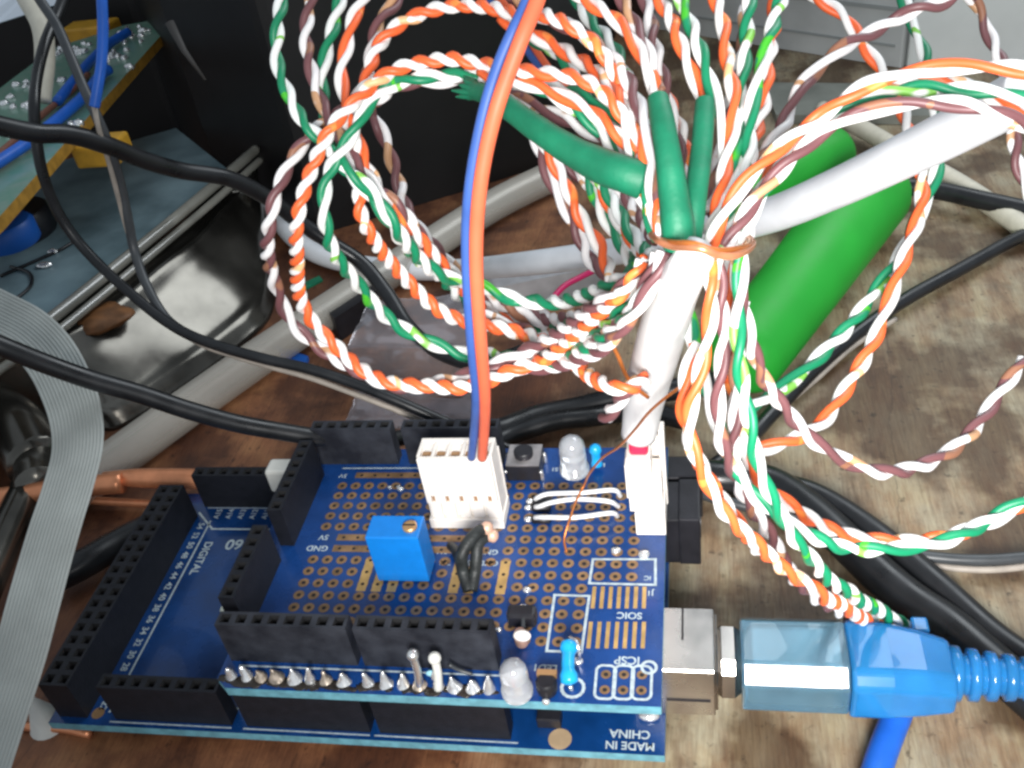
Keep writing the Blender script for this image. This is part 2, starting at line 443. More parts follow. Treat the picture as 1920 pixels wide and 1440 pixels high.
# numbering beside the double header, and the comb of tick marks
for k in range(17):
    y = 3.6 + k * 2.54
    b.text(str(22 + 2 * k), 1.7, (10.6, y, zt), math.pi / 2 + math.pi, 2)
line(b, [(12.2, 2.6), (12.2, 45.5)], .35, zt, 2)
b.text('DIGITAL', 2.2, (14.2, 36, zt), -math.pi / 2, 2)
line(b, [M(374, 962), M(398, 992), M(540, 993)], .4, zt, 2)
for k in range(7):
    b.text('A%d' % (15 - k), 1.6, (13.0 + k * 2.54, 47.6, zt), math.pi * .5, 2)
line(b, [(10.2, 49.25), (35, 49.25)], .25, zt, 2)
line(b, [(13.2, 4.3), (60, 4.3)], .3, zt, 2)
line(b, [(13.2, .78), (34.2, .78)], .25, zt, 2)
line(b, [(36.4, .78), (57, .78)], .25, zt, 2); line(b, [(58, .78), (80, .78)], .25, zt, 2)
b.text('COMMUNICATION', 1.5, (24, 5.6, zt), math.pi, 2)
q = M(190, 1340); ring(b, 10.3, 2.2, zt, 1.1, .4, 3, 3)
b.build('board_panel', [m_pcb, m_edge, m_silk, m_pad], mega)
hh = MB(); hp = M(1050, 1386)
ring(hh, hp.x, hp.y, .06, 1.75, .05, 0, 0, 20); hh.build('mounting_hole', mat('bare_hole_rim', (.5, .36, .22), .5, metal=.2, var=.2), mega)
header('pin_header', 5.08, 2.54, 2, 18, 0, mega, m_head)
header('pin_header', 15.24, 2.54, 8, 1, 0, mega, m_head)
header('pin_header', 38.1, 2.54, 8, 1, 0, mega, m_head)
header('pin_header', 59.94, 2.54, 8, 1, 0, mega, m_head)
header('pin_header', 10.6, 50.8, 8, 1, 0, mega, m_head)
header('pin_header', 33.3, 50.8, 8, 1, 0, mega, m_head)
header('pin_header', 58, 50.8, 6, 1, 0, mega, m_head)
# solder fillets / reset parts in the gap at front right
s_ = MB(); p = M(1217, 1346); s_.blob((p.x, p.y, .5), 1.6, .9, .7); s_.build('solder_joint', m_solder, mega)
s_ = MB(); p = M(1030, 1345); s_.blob((p.x, p.y, .6), 1.5, .7, .8); s_.build('solder_joint', m_solder, mega)
s_ = MB(); p = M(1030, 1352, 2); s_.box((p.x - 2, p.y, .02), (p.x + 1.6, p.y + 2.2, 2.2)); s_.build('crystal', m_blackpl, mega, bevel=.2)
# USB socket
us = MB(); us.box((97, 6.8, 0.05), (108.9, 18.2, 10.6)); 
us.box((108.9, 7.3, .6), (109.3, 17.7, 10.1))
usb = us.build('usb_socket', m_nickel, mega, bevel=.6, seg=1)
sl = MB(); sl.box((101.9, 6.66, 3.6), (108.2, 6.8, 4.0)); sl.box((104.2, 12.2, 10.58), (104.5, 18.0, 10.64)); sl.build('seam', m_hole, usb)
# power jack
jk = MB(); jk.box((92, 36.5, .05), (106.9, 45.8, 10.6)); jk.box((103.5, 36.2, .05), (107.1, 46.1, 11.0))
jk.build('power_jack', m_blackpl, mega, bevel=.3)
jk = MB(); jk.lathe((96, 41, 6.2), [(3.2, 0), (3.2, 11.2)], 20, axis=(1, 0, 0)); jk.build('power_jack_barrel', m_blackpl, mega)
# regulator-like black lump behind the jack
jk = MB(); jk.box((88, 47.2, .05), (107.5, 52.8, 10.2)); jk.build('black_socket', m_blackpl, mega, bevel=.4)

# ================================================================== SHIELD (upper board)
sh = thing('prototyping_shield', 'smaller blue perforated prototype board plugged on top, full of soldered parts', 'circuit board', (70, 26, H - 1.6))
b = MB()
out = [(37.5, 0), (101.6, 0), (101.6, 53.3), (35.56, 53.3), (35.56, 40.4), (33.0, 37.9), (33.0, 15.5), (35.56, 12.9), (35.56, 1.6)]
b.prism(out, H - 1.6, H, 2, mtop=0, mside=1)
zp = H + .03
gx, gy = 76.24, 43.29     # grid origin measured from the photograph
occupied = []
for j in range(0, 14):
    for i in range(-13, 9):
        x = gx + i * 2.54; y = gy - j * 2.54
        if x < 41 or x > 99.6: continue
        if j in (5, 6) and x < 74: continue
        if j >= 13 and x < 80: continue
        if j >= 9 and x > 90.2: continue
        if j == 8 and x > 98: continue
        ring(b, x, y, zp, .93, .36, 3, 4)
# power rails (long plated strips with holes)
for (y, xa, xb) in ((gy - 5 * 2.54, 46, 73), (gy - 6 * 2.54, 46, 73), (gy + 1.1 * 2.54, 45, 66)):
    rect(b, xa, y - .75, xb, y + .75, zp + .006, 3)
    x = xa + 1.2
    while x < xb: ring(b, x, y, zp + .012, .5, .3, 3, 4); x += 2.54
b.text('5V', 1.6, (43.6, gy - 5 * 2.54, zp), math.pi, 5)
b.text('GND', 1.7, (43.2, gy - 6 * 2.54, zp), math.pi, 5)
b.text('5V', 1.4, (42.6, gy + 2.7, zp), math.pi, 5)
# joined vertical pad runs
for i in (-9, -8, -7, -3, -2, 0):
    x = gx + i * 2.54
    rect(b, x - .8, gy - 9.6 * 2.54, x + .8, gy - 6.9 * 2.54, zp + .006, 6)
    for j in (7, 8, 9): ring(b, x, gy - j * 2.54, zp + .012, .45, .3, 6, 4)
# SOIC pads
for k in range(7):
    a = S(1115 + k * 15.6, 1100); c = S(1111 + k * 16, 1141)
    b.add([(a.x - .3, a.y, zp), (a.x + .3, a.y, zp), (c.x + .3, c.y, zp), (c.x - .3, c.y, zp)], [(0, 3, 2, 1)], 6)
    a = S(1108 + k * 16.6, 1166); c = S(1103 + k * 17, 1216)
    b.add([(a.x - .3, a.y, zp), (a.x + .3, a.y, zp), (c.x + .3, c.y, zp), (c.x - .3, c.y, zp)], [(0, 3, 2, 1)], 6)
def spx(*pts): return [S(*p) for p in pts]
line(b, spx((1112, 1049), (1229, 1049), (1229, 1097), (1105, 1094)), .42, zp + .02, 5, True)
line(b, spx((1040, 1116), (1105, 1118), (1090, 1223), (1025, 1221)), .42, zp + .02, 5, True)
b.text('SOIC', 1.7, (*S(1180, 1154)[:2], zp), math.pi, 5)
b.text('IC', 1.2, (*S(1214, 1084)[:2], zp + .01), math.pi, 5)
b.text('J1', 1.4, (*S(1219, 1112)[:2], zp), math.pi, 5)
b.text('ICSP', 1.9, (*S(1176, 1238)[:2], zp), math.pi, 5)
b.text('LED1', 1.6, (*S(1022, 1252)[:2], zp), math.pi, 5)
b.text('R1', 1.3, (*S(1012, 1276)[:2], zp), math.pi, 5)
b.text('S1', 1.3, (*S(1040, 880)[:2], zp), math.pi, 5)
b.text('L2', 1.3, (*S(1128, 872)[:2], zp), math.pi, 5)
b.text('GND', 1.5, (*S(915, 1035)[:2], zp), math.pi, 5); b.text('5V', 1.5, (*S(872, 1033)[:2], zp), math.pi, 5)
b.text('GND', 1.5, (*S(915, 1056)[:2], zp), math.pi, 5); b.text('5V', 1.5, (*S(874, 1055)[:2], zp), math.pi, 5)
b.text('RX', 1.4, (*S(830, 1034)[:2], zp), math.pi, 5); b.text('TX', 1.4, (*S(835, 1055)[:2], zp), math.pi, 5)
def rrect(m, cx, cy, hx, hy, r, w, z, mi):
    pts = []
    for (sx, sy, a0) in ((1, 1, 0), (-1, 1, 90), (-1, -1, 180), (1, -1, 270)):
        for k in range(5):
            a = math.radians(a0 + k * 22.5)
            pts.append((cx + sx * (hx - r) + r * math.cos(a), cy + sy * (hy - r) + r * math.sin(a)))
    line(m, pts, w, z, mi, True)
for (u, w) in ((1135, 1279), (1169, 1279.5), (1203, 1280)):
    c = S(u, w)
    rrect(b, c.x, c.y, 1.36, 2.75, .9, .38, zp + .02, 5)
    ring(b, c.x, c.y + 1.27, zp, .75, .33, 3, 4); ring(b, c.x, c.y - 1.27, zp, .75, .33, 3, 4)
c = S(1217, 1252); 
rrect(b, c.x, c.y, 1.0, 1.0, .98, .4, zp + .05, 5)
c = S(1074, 1290)
rrect(b, c.x, c.y, 1.55, 1.55, 1.5, .45, zp + .05, 5)
line(b, [(42, 48.0), (72, 48.0)], .3, zp, 5)
line(b, [(38.4, 4.0), (78.6, 4.0)], .3, zp, 5)
b.build('board_panel', [m_pcbtop, m_edge, m_pcb, m_pad, m_hole, m_silk, m_padg], sh)
lip = MB(); lip.box((37.6, -.16, H - 1.5), (101.5, 0, H - .15)); lip.build('cut_edge', m_edge, sh)
# stacking headers
header('pin_header', 37.9, 6.1, 8, 1, H, sh, m_headg)
header('pin_header', 59.3, 6.1, 8, 1, H, sh, m_headg)
header('pin_header', 38.6, 50.4, 6, 1, H, sh, m_headg)
header('pin_header', 55.9, 50.4, 7, 1, H, sh, m_headg)
header('pin_header', 37.6, 29.8, 1, 7, H, sh, m_head)
header('pin_header', 36.4, 11.2, 1, 6, H, sh, m_head)
# row of solder joints along the front edge
tips = [434, 463, 491, 520, 553, 582, 612, 645, 691, 724, 756, 787, 822, 852, 886, 917]
for k, u in enumerate(tips):
    v = 1263 + (u - 434) * 24 / 483
    c = S(u, v + 5); s_ = MB(); hgt = random.uniform(.75, 1.25)
    w_ = random.uniform(.8, 1.12); lx, ly = random.uniform(-.35, .35), random.uniform(-.2, .45)
    s_.lathe((c.x, c.y, H), [(1.15 * w_, 0.02), (1.0 * w_, .3 * hgt), (.78 * w_, .8 * hgt), (.58 * w_, 1.3 * hgt), (.38, 1.75 * hgt), (.22, 2.3 * hgt), (.05, 2.4 * hgt)], 12)
    for v_ in s_.v:
        t_ = (v_.z - H) / 2.4; n_ = noise.noise(v_ * .9) * .22
        v_.x += lx * t_ + n_; v_.y += ly * t_ + n_ * .6
    s_.build('solder_joint', m_soldb if k in (2, 3, 6, 11) else m_solder, sh)
# flux / burnt residue
fx = MB()
for k in range(70):
    u = random.choice(tips) + random.uniform(-18, 18); c = S(u, 1268 + (u - 434) * .05 + random.uniform(2, 14))
    fx.blob((c.x, c.y, H + .03), random.uniform(.6, 1.5), random.uniform(.3, .9), .07, 10, 4, wob=.5, seed=k)
fx.build('flux_residue', mat('flux', (.030, .024, .02), .3, var=.5), sh)['kind'] = 'stuff'

def led(px, py, r, h, tint=None, name='led'):
    """clear round LED standing on the shield, px,py at its base centre"""
    c = S(px, py); e = MB()
    e.lathe((c.x, c.y, H + .3), [(r * 1.14, 0), (r * 1.16, .9), (r, 1.0), (r, h - r)] + [(r * math.cos(a), h - r + r * math.sin(a)) for a in (.3, .6, .9, 1.2, 1.4, 1.55)], 24)
    e.build(name, m_clear, sh)
    f = MB(); f.lathe((c.x + .2, c.y, H + .3), [(.9, .6), (1.0, 2.6), (1.3, 3.2)], 12); f.box((c.x - 1.0, c.y - .4, H + .6), (c.x - .5, c.y + .4, H + 3.2))
    f.build('led_cup', m_tin, sh)
led(1078, 885, 2.3, 7.8)
led(971, 1300, 1.95, 6.6)
# blue five-way trimmer potentiometer
ca = S(710, 1092); cb_ = S(808, 1096)
pt = MB(); w0 = ca.x; w1 = cb_.x - .2; yy = ca.y
pt.box((w0, yy, H + .3), (w1, yy + 4.9, H + 10.4))
po = pt.build('trimmer_potentiometer', m_bluepot, sh, bevel=.25)
ps = MB(); ps.lathe((w1 - 1.7, yy + 2.2, H + 10.4), [(1.15, 0), (1.15, .55), (.9, .62)], 20); ps.box((w1 - 2.7, yy + 2.05, H + 11.0), (w1 - .7, yy + 2.35, H + 11.06), 1)
ps.build('adjusting_screw', [m_brass, m_hole], po)
# five-way white crimp connector
cx0, cx1, cy0 = 62.6, 74.6, 33.0
ctop = H + 15.6
wh = thing('wire_connector', 'white five-way crimp connector with the blue and orange wires in it, on the shield', 'connector', (70, 36, H))
hb = MB()
n = 5; pw = (cx1 - cx0) / n
for k in range(n):
    xa = cx0 + k * pw; xc = xa + pw / 2
    # front wall with slit: pillars
    hb.box((xa, cy0, H + 5.8), (xc - .3, cy0 + .9, ctop)); hb.box((xc + .3, cy0, H + 5.8), (xa + pw, cy0 + .9, ctop))
    hb.box((xc - .3, cy0 + .02, H + 7.4), (xc + .3, cy0 + .88, ctop - .002))
    hb.box((xc - .3, cy0 + .6, H + 5.8), (xc + .3, cy0 + .88, H + 7.4), 1)
    hb.box((xc - .75, cy0 + 1.3, ctop - .9), (xc + .75, cy0 + 2.7, ctop - .62), 1)
    # scalloped foot
    hb.box((xa + .25, cy0 + .35, H + 2.2), (xa + pw - .25, cy0 + .9, H + 5.8))
    # walls between cells
    hb.box((xa - .2, cy0 + .9, H + 2.2), (xa + .35, cy0 + 4.6, ctop - .05))
hb.box((cx1 - .35, cy0 + .9, H + 2.2), (cx1 + .2, cy0 + 4.6, ctop - .05))
hb.box((cx0 - .2, cy0 + 4.6, H + 2.2), (cx1 + .2, cy0 + 5.4, ctop - .05))
hb.box((cx0 + .02, cy0 + .92, H + 2.2), (cx1 - .02, cy0 + 4.58, ctop - .72))
hb.build('plug_housing', [m_nylon, m_nylonhole], wh, bevel=.12)
wf = MB(); wf.box((cx0 - .4, cy0 - .1, H + .02), (cx1 + .4, cy0 + 5.9, H + 2.15)); wf.box((cx0 + 1.2, cy0 + 5.45, H + 2.15), (cx1 + .3, cy0 + 6.1, H + 13.2))
wf.build('pin_base', m_nylon, wh, bevel=.15)
for k in range(n):
    q = MB(); xc = cx0 + k * pw + pw / 2; q.box((xc - .42, cy0 + 1.55, ctop - .68), (xc + .42, cy0 + 2.45, ctop - .45)); q.build('terminal', m_nylonhole, wh)
# white side-entry connector at the right edge holding the network cable
rj = thing('cable_connector', 'white connector at the right edge of the shield with the white cable plugged in', 'connector', (98.6, 34, H))
rb = MB(); rb.box((96.2, 32.2, H + 5.0), (99.9, 37.6, H + 16.2)); rb.box((99.9, 32.5, H + 5.0), (101.4, 37.2, H + 12.0)); rb.box((95.9, 32.05, H + 8), (96.2, 36, H + 15))
rb.build('plug_housing', m_nylon, rj, bevel=.25)
rw = MB(); rw.box((96.9, 31.8, H + .02), (101.7, 38.8, H + 4.95)); rw.box((96.9, 38.8, H + .02), (101.9, 39.6, H + 15)); rw.box((101.0, 37.3, H + 4.95), (101.9, 39.6, H + 17.6))
rw.box((99.0, 38.0, H + 5), (99.5, 38.8, H + 17), 0)
rw.build('pin_base', m_nylon, rj, bevel=.2)
rt = MB(); rt.box((96.7, 32.9, H + 16.2), (99.6, 36.2, H + 21.5)); rt.build('red_wire_wrap', m_red, rj, bevel=.5)
# three bare jumper links
for k, pts in enumerate([[(1003, 938, 0), (1008, 933, 2.0), (1030, 926, 2.6), (1090, 924, 2.8), (1150, 919, 2.6), (1163, 930, .2)],
                         [(1000, 950, 0), (1010, 950, 1.6), (1035, 942, 2.6), (1080, 936, 2.8), (1140, 940, 2.6), (1160, 950, .2)],
                         [(1000, 972, 0), (1008, 970, 1.6), (1028, 970, 2.4), (1080, 970, 2.6), (1145, 962, 2.4), (1158, 968, .2)]]):
    q = MB(); q.tube(spline([S(*p) for p in pts], .5), .42, 10); q.build('jumper_link', mat('white_link_%d' % k, (.8, .8, .8), .3, metal=.25), sh)
    q = MB(); a = S(pts[0][0] - 4, pts[0][1] + 2, .5); q.lathe(a, [(.25, 0), (.7, .3), (.7, 3.1), (.25, 3.4)], 10, axis=(1, 0, 0)); q.build('diode_body', m_blackpl, sh)  # diode body made black to stand in for the shadow at the link's end
    q = MB(); a = S(pts[0][0] - 10, pts[0][1] + 2, .4); q.blob(a, .7, .6, .5); q.build('solder_joint', m_solder, sh)
# tactile switch
q = MB(); a = S(951, 905); q.box((a.x, a.y + .4, H + .02), (a.x + 6.1, a.y + 6.2, H + 3.4)); tsw = q.build('push_switch', m_blackpl, sh, bevel=.15)
q = MB(); q.box((a.x + .1, a.y + .5, H + 3.42), (a.x + 6.0, a.y + 6.1, H + 3.6)); q.build('switch_plate', mat('steel_plate', (.45, .42, .42), .4, metal=.7, var=.3), tsw)
q = MB(); q.lathe((a.x + 3, a.y + 3.3, H + 3.6), [(1.7, 0), (1.7, 1.0), (1.55, 1.15)], 20); q.build('switch_button', m_blackpl, tsw)
for (dx, dy) in ((-.5, .6), (6.3, .6), (6.3, 5.2), (-.5, 5.2)):
    q = MB(); q.tube(spline([(a.x + dx, a.y + dy, H), (a.x + dx, a.y + dy, H + 1.8), (a.x + (0.2 if dx < 0 else 5.9), a.y + dy, H + 2.2)], .4), .38, 8); q.build('switch_leg', m_tin, tsw)
# small upright blue resistor at the far edge
a = S(1120, 878); q = MB(); q.lathe((a.x, a.y, H + .6), [(.5, 0), (1.15, .5), (.85, 1.3), (.85, 3.0), (1.15, 3.6), (.9, 4.5), (.3, 4.9)], 14); q.build('upright_resistor', m_blueres, sh)
# bent blue resistor at the front right
r_pts = [S(1067, 1203, 3.4), S(1066, 1222, 3.3), S(1065, 1245, 3.2), S(1066, 1262, 3.0), S(1069, 1284, 2.2)]
path = spline(r_pts, .35); nn = len(path)
rad = []
for i in range(nn):
    t = i / (nn - 1); e = max(0, 1 - abs(t - .14) / .16, 1 - abs(t - .86) / .18)
    rad.append((.95 + .32 * min(1, e * 1.6)) * (1 if 0 < i < nn - 1 else .5))
q = MB(); q.tube(path, rad, 14); rs = q.build('resistor', m_blueres, sh)
q = MB(); q.tube(spline([S(1068, 1196, 3.2), S(1080, 1204, 3.6), S(1086, 1222, 2.6), S(1085, 1240, .1)], .4), .36, 8); q.build('resistor_lead', m_tin, rs)
q = MB(); q.tube(spline([S(1069, 1286, 2.0), S(1071, 1291, 1.2), S(1072, 1294, 0)], .4), .34, 8); q.build('resistor_lead', m_tin, rs)
q = MB(); a = S(1084, 1241); q.blob((a.x, a.y, H + .2), .8, .7, .5); q.build('solder_joint', m_solder, sh)
# small black transistor-like part with a brass cap
a = S(1027, 1297); q = MB(); q.lathe((a.x, a.y, H + .3), [(1.4, 0), (1.5, .6), (1.5, 1.9), (1.2, 2.3)], 16); tr = q.build('round_capacitor', m_blackpl, sh)
q = MB(); q.box((a.x - 1.4, a.y + .9, H + 1.8), (a.x + 1.4, a.y + 1.8, H + 2.7)); q.build('brass_cap', m_brass, tr)
q = MB(); q.blob((a.x, a.y - 1.8, H + .3), .6, .5, .5); q.build('solder_joint', m_solder, tr)
# axial part with two white blobs
for (u, v, z, r, mt) in ((981, 1140, 1.4, .8, m_tin), (979, 1192, 3.4, 1.15, m_white)):
    a = S(u, v, z); q = MB(); q.blob(a, r * 1.15, r * .7, r * .85, 16, 9); q.build('solder_blob' if r < 1 else 'white_cap', mt if r < 1 else m_nylon, sh)
q = MB(); q.lathe(S(979, 1207, .3), [(.9, 0), (1.0, .4), (1.0, 2.3), (.8, 2.8)], 16); q.build('copper_collar', mat('pinkish_copper', (.55, .33, .25), .45, metal=.3), sh)
q = MB(); a = S(981, 1172); q.box((a.x - 2.2, a.y - .8, H + .2), (a.x + 2.2, a.y + 1.6, H + 3.0)); q.build('diode_body', m_blackpl, sh, bevel=.5)
q = MB(); q.tube(spline([S(981, 1178, 2.6), S(981, 1160, 2.2), S(981, 1142, 1.4)], .4), .35, 8); q.build('diode_lead', m_greycab, sh)
# two tall leads rising out of the front solder row
for (u0_, v0_, u1_, v1_, mm_) in ((787, 1288, 774, 1228, m_tin), (822, 1292, 815, 1234, m_white)):
    c = S(u0_, v0_); 
    k = 0
    for zz in range(1, 120):
        d = ray(u1_, v1_); tt = (H + zz * .1 - CAM.z) / d.z; p_ = CAM + d * tt
        if p_.y <= c.y + .6: k = zz * .1; break
    k = k or 6
    top = T(u1_, v1_, H + k)
    q = MB(); q.tube(spline([c, c.lerp(top, .5) + Vector((.2, 0, .1)), top], .4), .62, 10); q.blob(top, .95, .95, .95)
    q.build('cut_lead', mm_, sh)
q = MB(); a = S(820, 1268, 2.0); q.blob(a, .85, .8, 1.5, wob=.3); q.build('solder_joint', m_solder, sh)
q = MB(); a = S(808, 1262, 2.4); q.blob(a, .7, .5, .6, wob=.3); q.build('blue_bead', mat('pale_blue_bead', (.25, .5, .6), .4), sh)
q = MB(); q.tube(spline([S(842, 1246, 3.4), S(860, 1256, 2.0), S(885, 1264, 1.2)], .4), .3, 8); q.build('cut_lead', m_greycab, sh)
# blackened wire pair with bare copper ends beside the connector
q = MB(); q.tube(spline([S(880, 1108, .6), S(868, 1070, 2.5), S(866, 1040, 5.5), S(885, 1008, 7.0), S(905, 992, 7.0)], .4), 1.0, 12)
q.tube(spline([S(884, 1108, .5), S(890, 1075, 2.0), S(893, 1048, 4.0), S(897, 1020, 5.6), S(913, 1004, 5.6)], .4), .95, 12)
q.tube(spline([S(846, 1024, 1.0), S(856, 1035, 3.0), S(864, 1060, 3.2), S(876, 1090, 1.0)], .4), .8, 12)
bw = q.build('scorched_wire', mat('scorched_insulation', (.022, .026, .026), .5, var=.5, vscale=6, bump=.4), sh)
for (u, v, z) in ((913, 990, 7.0), (923, 1004, 5.6)):
    q = MB(); q.blob(S(u, v, z), 1.1, 1.1, 1.1, 16, 10, wob=.15); q.build('copper_end', mat('raw_copper', (.72, .45, .33), .45, metal=.3), bw)
# solder blobs on the grid
for (u, v, r) in ((751, 918, .55), (748, 914, .4), (731, 915, .4), (988, 1108, .6), (1155, 1034, .7), (1207, 1042, .8), (935, 1182, .45), (829, 1228, .4), (738, 1232, .5)):
    a = S(u, v); q = MB(); q.blob((a.x, a.y, H + r * .35), r * 1.2, r, r * .8, wob=.3, seed=u); q.build('solder_joint', m_solder, sh)
# sticker between the boards at the left
stk = MB(); a = M(432, 1128, 8.4); 
p0, p1, p2, p3 = T(412, 1146, 8.8), T(436, 1152, 8.8), T(456, 1090, 8.8), T(434, 1084, 8.8)
stk.prism([(p_.x, p_.y) for p_ in (p0, p1, p2, p3)], 8.55, 8.85)
st = stk.build('folded_sticker', m_tape, None); tag(st, 'small pale sticker with a red and a blue patch, left of the black header', 'sticker')
q = MB(); q.prism([(p_.x, p_.y) for p_ in (T(434, 1106, 9), T(440, 1122, 9), T(458, 1092, 9))], 8.86, 8.95); q.build('red_patch', m_red, st)
q = MB(); q.prism([(p_.x, p_.y) for p_ in (T(438, 1150, 9), T(464, 1154, 9), T(450, 1112, 9))], 8.5, 8.54); q.build('blue_patch', m_bluebright, st)
q = MB(); a0 = T(508, 868, 12); q.box((a0.x - 1, a0.y - 2, 6), (a0.x + 4.5, a0.y + 2, 11.5), 0, None); 
tag(q.build('white_connector_block', m_white, None, bevel=.6), 'small white plastic block behind the header at the far left corner of the shield', 'connector')

# ================================================================== TWISTED PAIRS
COL = {'g': (m_gcol, m_gwht, 'green'), 'o': (m_ocol, m_owht, 'orange'), 'b': (m_bcol, m_bwht, 'brown')}
pair_n = 0
RPX = 7.2
def deepen(x, y):
    a = min(1, max(0, (y - 380) / 300)); b_ = min(1, max(0, (1190 - x) / 200))
    return 1 + .24 * (a * a * (3 - 2 * a)) * (b_ * b_ * (3 - 2 * b_))
def pair(kind, pts, label, pitch=4.7, r=.5, seed=None):
    global pair_n
    pair_n += 1
    pts = [(x_, y_, d_ * deepen(x_, y_)) for (x_, y_, d_) in pts]
    path = spline(W(pts), .42)
    path = jitter(path, .5, .09, pair_n)
    pitch *= 1.5
    back = -R.col[2]
    rr = [min(.6, max(.37, ((p_ - CAM).dot(back)) * RPX / F * (r / .5))) for p_ in path]
    rr = [min(.68, q_ * (1 + .16 * min(1, max(0, (20 - (p_ - Vector((112, 10, 60))).length * .25) / 12)))) for q_, p_ in zip(rr, path)]
    mid = path[len(path) // 2]
    t = thing('twisted_wire_pair', label, 'wire', mid, 'twisted wire pairs fanned out from the tied bundle')
    ph = random.uniform(0, 3.0) if seed is None else seed
    a = MB(); a.tube(path, rr, 9, off=.88, pitch=pitch, phase=ph, u0=pair_n * 7.3)
    a.build('coloured_strand', COL[kind][0], t)
    a = MB(); a.tube(path, rr, 9, off=.88, pitch=pitch, phase=ph + math.pi, u0=pair_n * 5.1)
    a.build('white_strand', COL[kind][1], t)
    return t
# --- left fan, above the crossing
pair('g', [(540, -60, 112), (527, 0, 112), (522, 60, 111), (521, 110, 111), (530, 150, 110), (552, 200, 109), (574, 238, 108), (604, 268, 108), (636, 310, 108), (668, 340, 108), (700, 368, 109), (742, 425, 110), (790, 490, 112), (835, 520, 113), (885, 533, 113), (930, 550, 112), (975, 563, 111), (1030, 566, 109), (1085, 556, 107), (1140, 536, 104), (1190, 510, 101), (1230, 486, 98)],
     'leftmost green and white pair at the top edge, curling back to the tie', pitch=5.0)
pair('b', [(590, -60, 118), (578, 0, 117), (570, 60, 116), (577, 110, 115), (590, 165, 114), (612, 215, 112), (640, 262, 111), (672, 306, 111), (704, 345, 111), (745, 388, 112), (775, 430, 114), (808, 480, 116), (845, 512, 118), (900, 545, 119), (960, 580, 119), (1020, 598, 117), (1080, 592, 112), (1140, 560, 107), (1190, 520, 102)],
     'brown and white pair second from the left at the top edge', pitch=5.2)
pair('g', [(650, -60, 120), (640, 0, 119), (624, 60, 118), (610, 115, 117), (603, 165, 116), (607, 205, 115), (618, 245, 114), (628, 285, 113), (652, 320, 112), (690, 360, 112), (722, 400, 112), (752, 440, 113), (790, 486, 115), (840, 530, 118), (890, 575, 120), (950, 600, 120), (1010, 614, 118), (1075, 606, 113), (1130, 580, 108), (1175, 545, 104)],
     'green and white pair third from the left at the top edge', pitch=5.0)
pair('o', [(700, -60, 118), (680, 0, 117), (660, 35, 116), (648, 85, 115), (638, 130, 114), (641, 170, 113), (655, 210, 112), (672, 260, 112), (688, 305, 112), (712, 350, 112), (736, 395, 112), (764, 425, 113), (800, 470, 115), (850, 520, 117), (905, 575, 119), (960, 612, 119), (1030, 632, 116), (1095, 610, 111), (1150, 570, 106), (1192, 530, 102)],
     'orange and white pair fourth from the left at the top edge', pitch=5.0)
pair('b', [(770, -60, 122), (742, 0, 120), (720, 25, 119), (706, 62, 118), (697, 110, 117), (688, 150, 116), (672, 178, 115), (652, 200, 114), (625, 215, 113), (590, 243, 112), (556, 281, 112), (535, 318, 112), (518, 360, 112), (508, 400, 112), (503, 450, 112), (508, 510, 112), (523, 558, 111), (548, 603, 110), (588, 642, 109), (630, 672, 108), (680, 700, 106), (735, 722, 105), (790, 722, 103), (845, 708, 102), (900, 692, 101), (960, 672, 100), (1020, 645, 99), (1075, 610, 98), (1125, 575, 97), (1175, 530, 96), (1210, 490, 95)],
     'brown and white pair forming the outermost left edge of the coil', pitch=4.8)
pair('o', [(1225, 330, 96), (1205, 250, 98), (1165, 165, 99), (1115, 85, 100), (1060, 42, 101), (1010, 24, 104), (960, 24, 108), (900, 14, 111), (850, 9, 113), (800, 18, 114), (752, 42, 114), (722, 72, 114), (704, 105, 113), (692, 150, 112), (672, 190, 110), (648, 214, 109), (655, 255, 110), (668, 300, 112), (672, 350, 113), (680, 403, 113), (702, 447, 113), (731, 497, 113), (780, 545, 112), (826, 580, 110), (872, 600, 109), (930, 615, 108), (985, 630, 107), (1045, 650, 105), (1090, 620, 102), (1140, 585, 99), (1185, 535, 97), (1215, 488, 95)],
     'orange and white pair of the uppermost arch, behind the blue and orange wires', pitch=3.0)
pair('o', [(1232, 410, 92), (1208, 310, 93), (1175, 225, 95), (1130, 168, 96), (1070, 142, 98), (1010, 135, 100), (950, 128, 102), (895, 120, 104), (850, 112, 105), (800, 118, 106), (755, 128, 106), (712, 150, 106), (685, 175, 106), (655, 205, 105), (628, 235, 105), (605, 275, 105), (588, 315, 106), (573, 360, 106), (562, 410, 106), (556, 460, 106), (557, 515, 106), (568, 565, 106), (592, 612, 105), (628, 652, 104), (672, 688, 103), (730, 712, 102), (795, 722, 101), (860, 730, 100), (915, 716, 100), (965, 690, 99), (1010, 676, 98), (1060, 640, 98), (1110, 600, 97), (1165, 550, 96), (1205, 495, 95)],
     'orange and white pair of the lower arch and outer left side', pitch=3.1)
pair('g', [(1235, 450, 93), (1200, 350, 96), (1145, 265, 99), (1085, 215, 100), (1030, 175, 101), (985, 150, 103), (940, 143, 104), (895, 138, 105), (845, 142, 106), (795, 146, 106), (748, 158, 107), (708, 180, 107), (682, 215, 107), (665, 248, 107), (640, 285, 107), (618, 320, 108), (607, 365, 108), (608, 410, 108), (625, 460, 108), (652, 505, 108), (690, 560, 108), (735, 605, 108), (790, 635, 107), (850, 655, 107), (905, 668, 106), (960, 672, 104), (1015, 672, 103), (1065, 655, 101), (1110, 625, 100), (1160, 590, 98), (1205, 540, 97)],
     'green and white pair of the inner arch, running down inside the outer left loops', pitch=4.9)
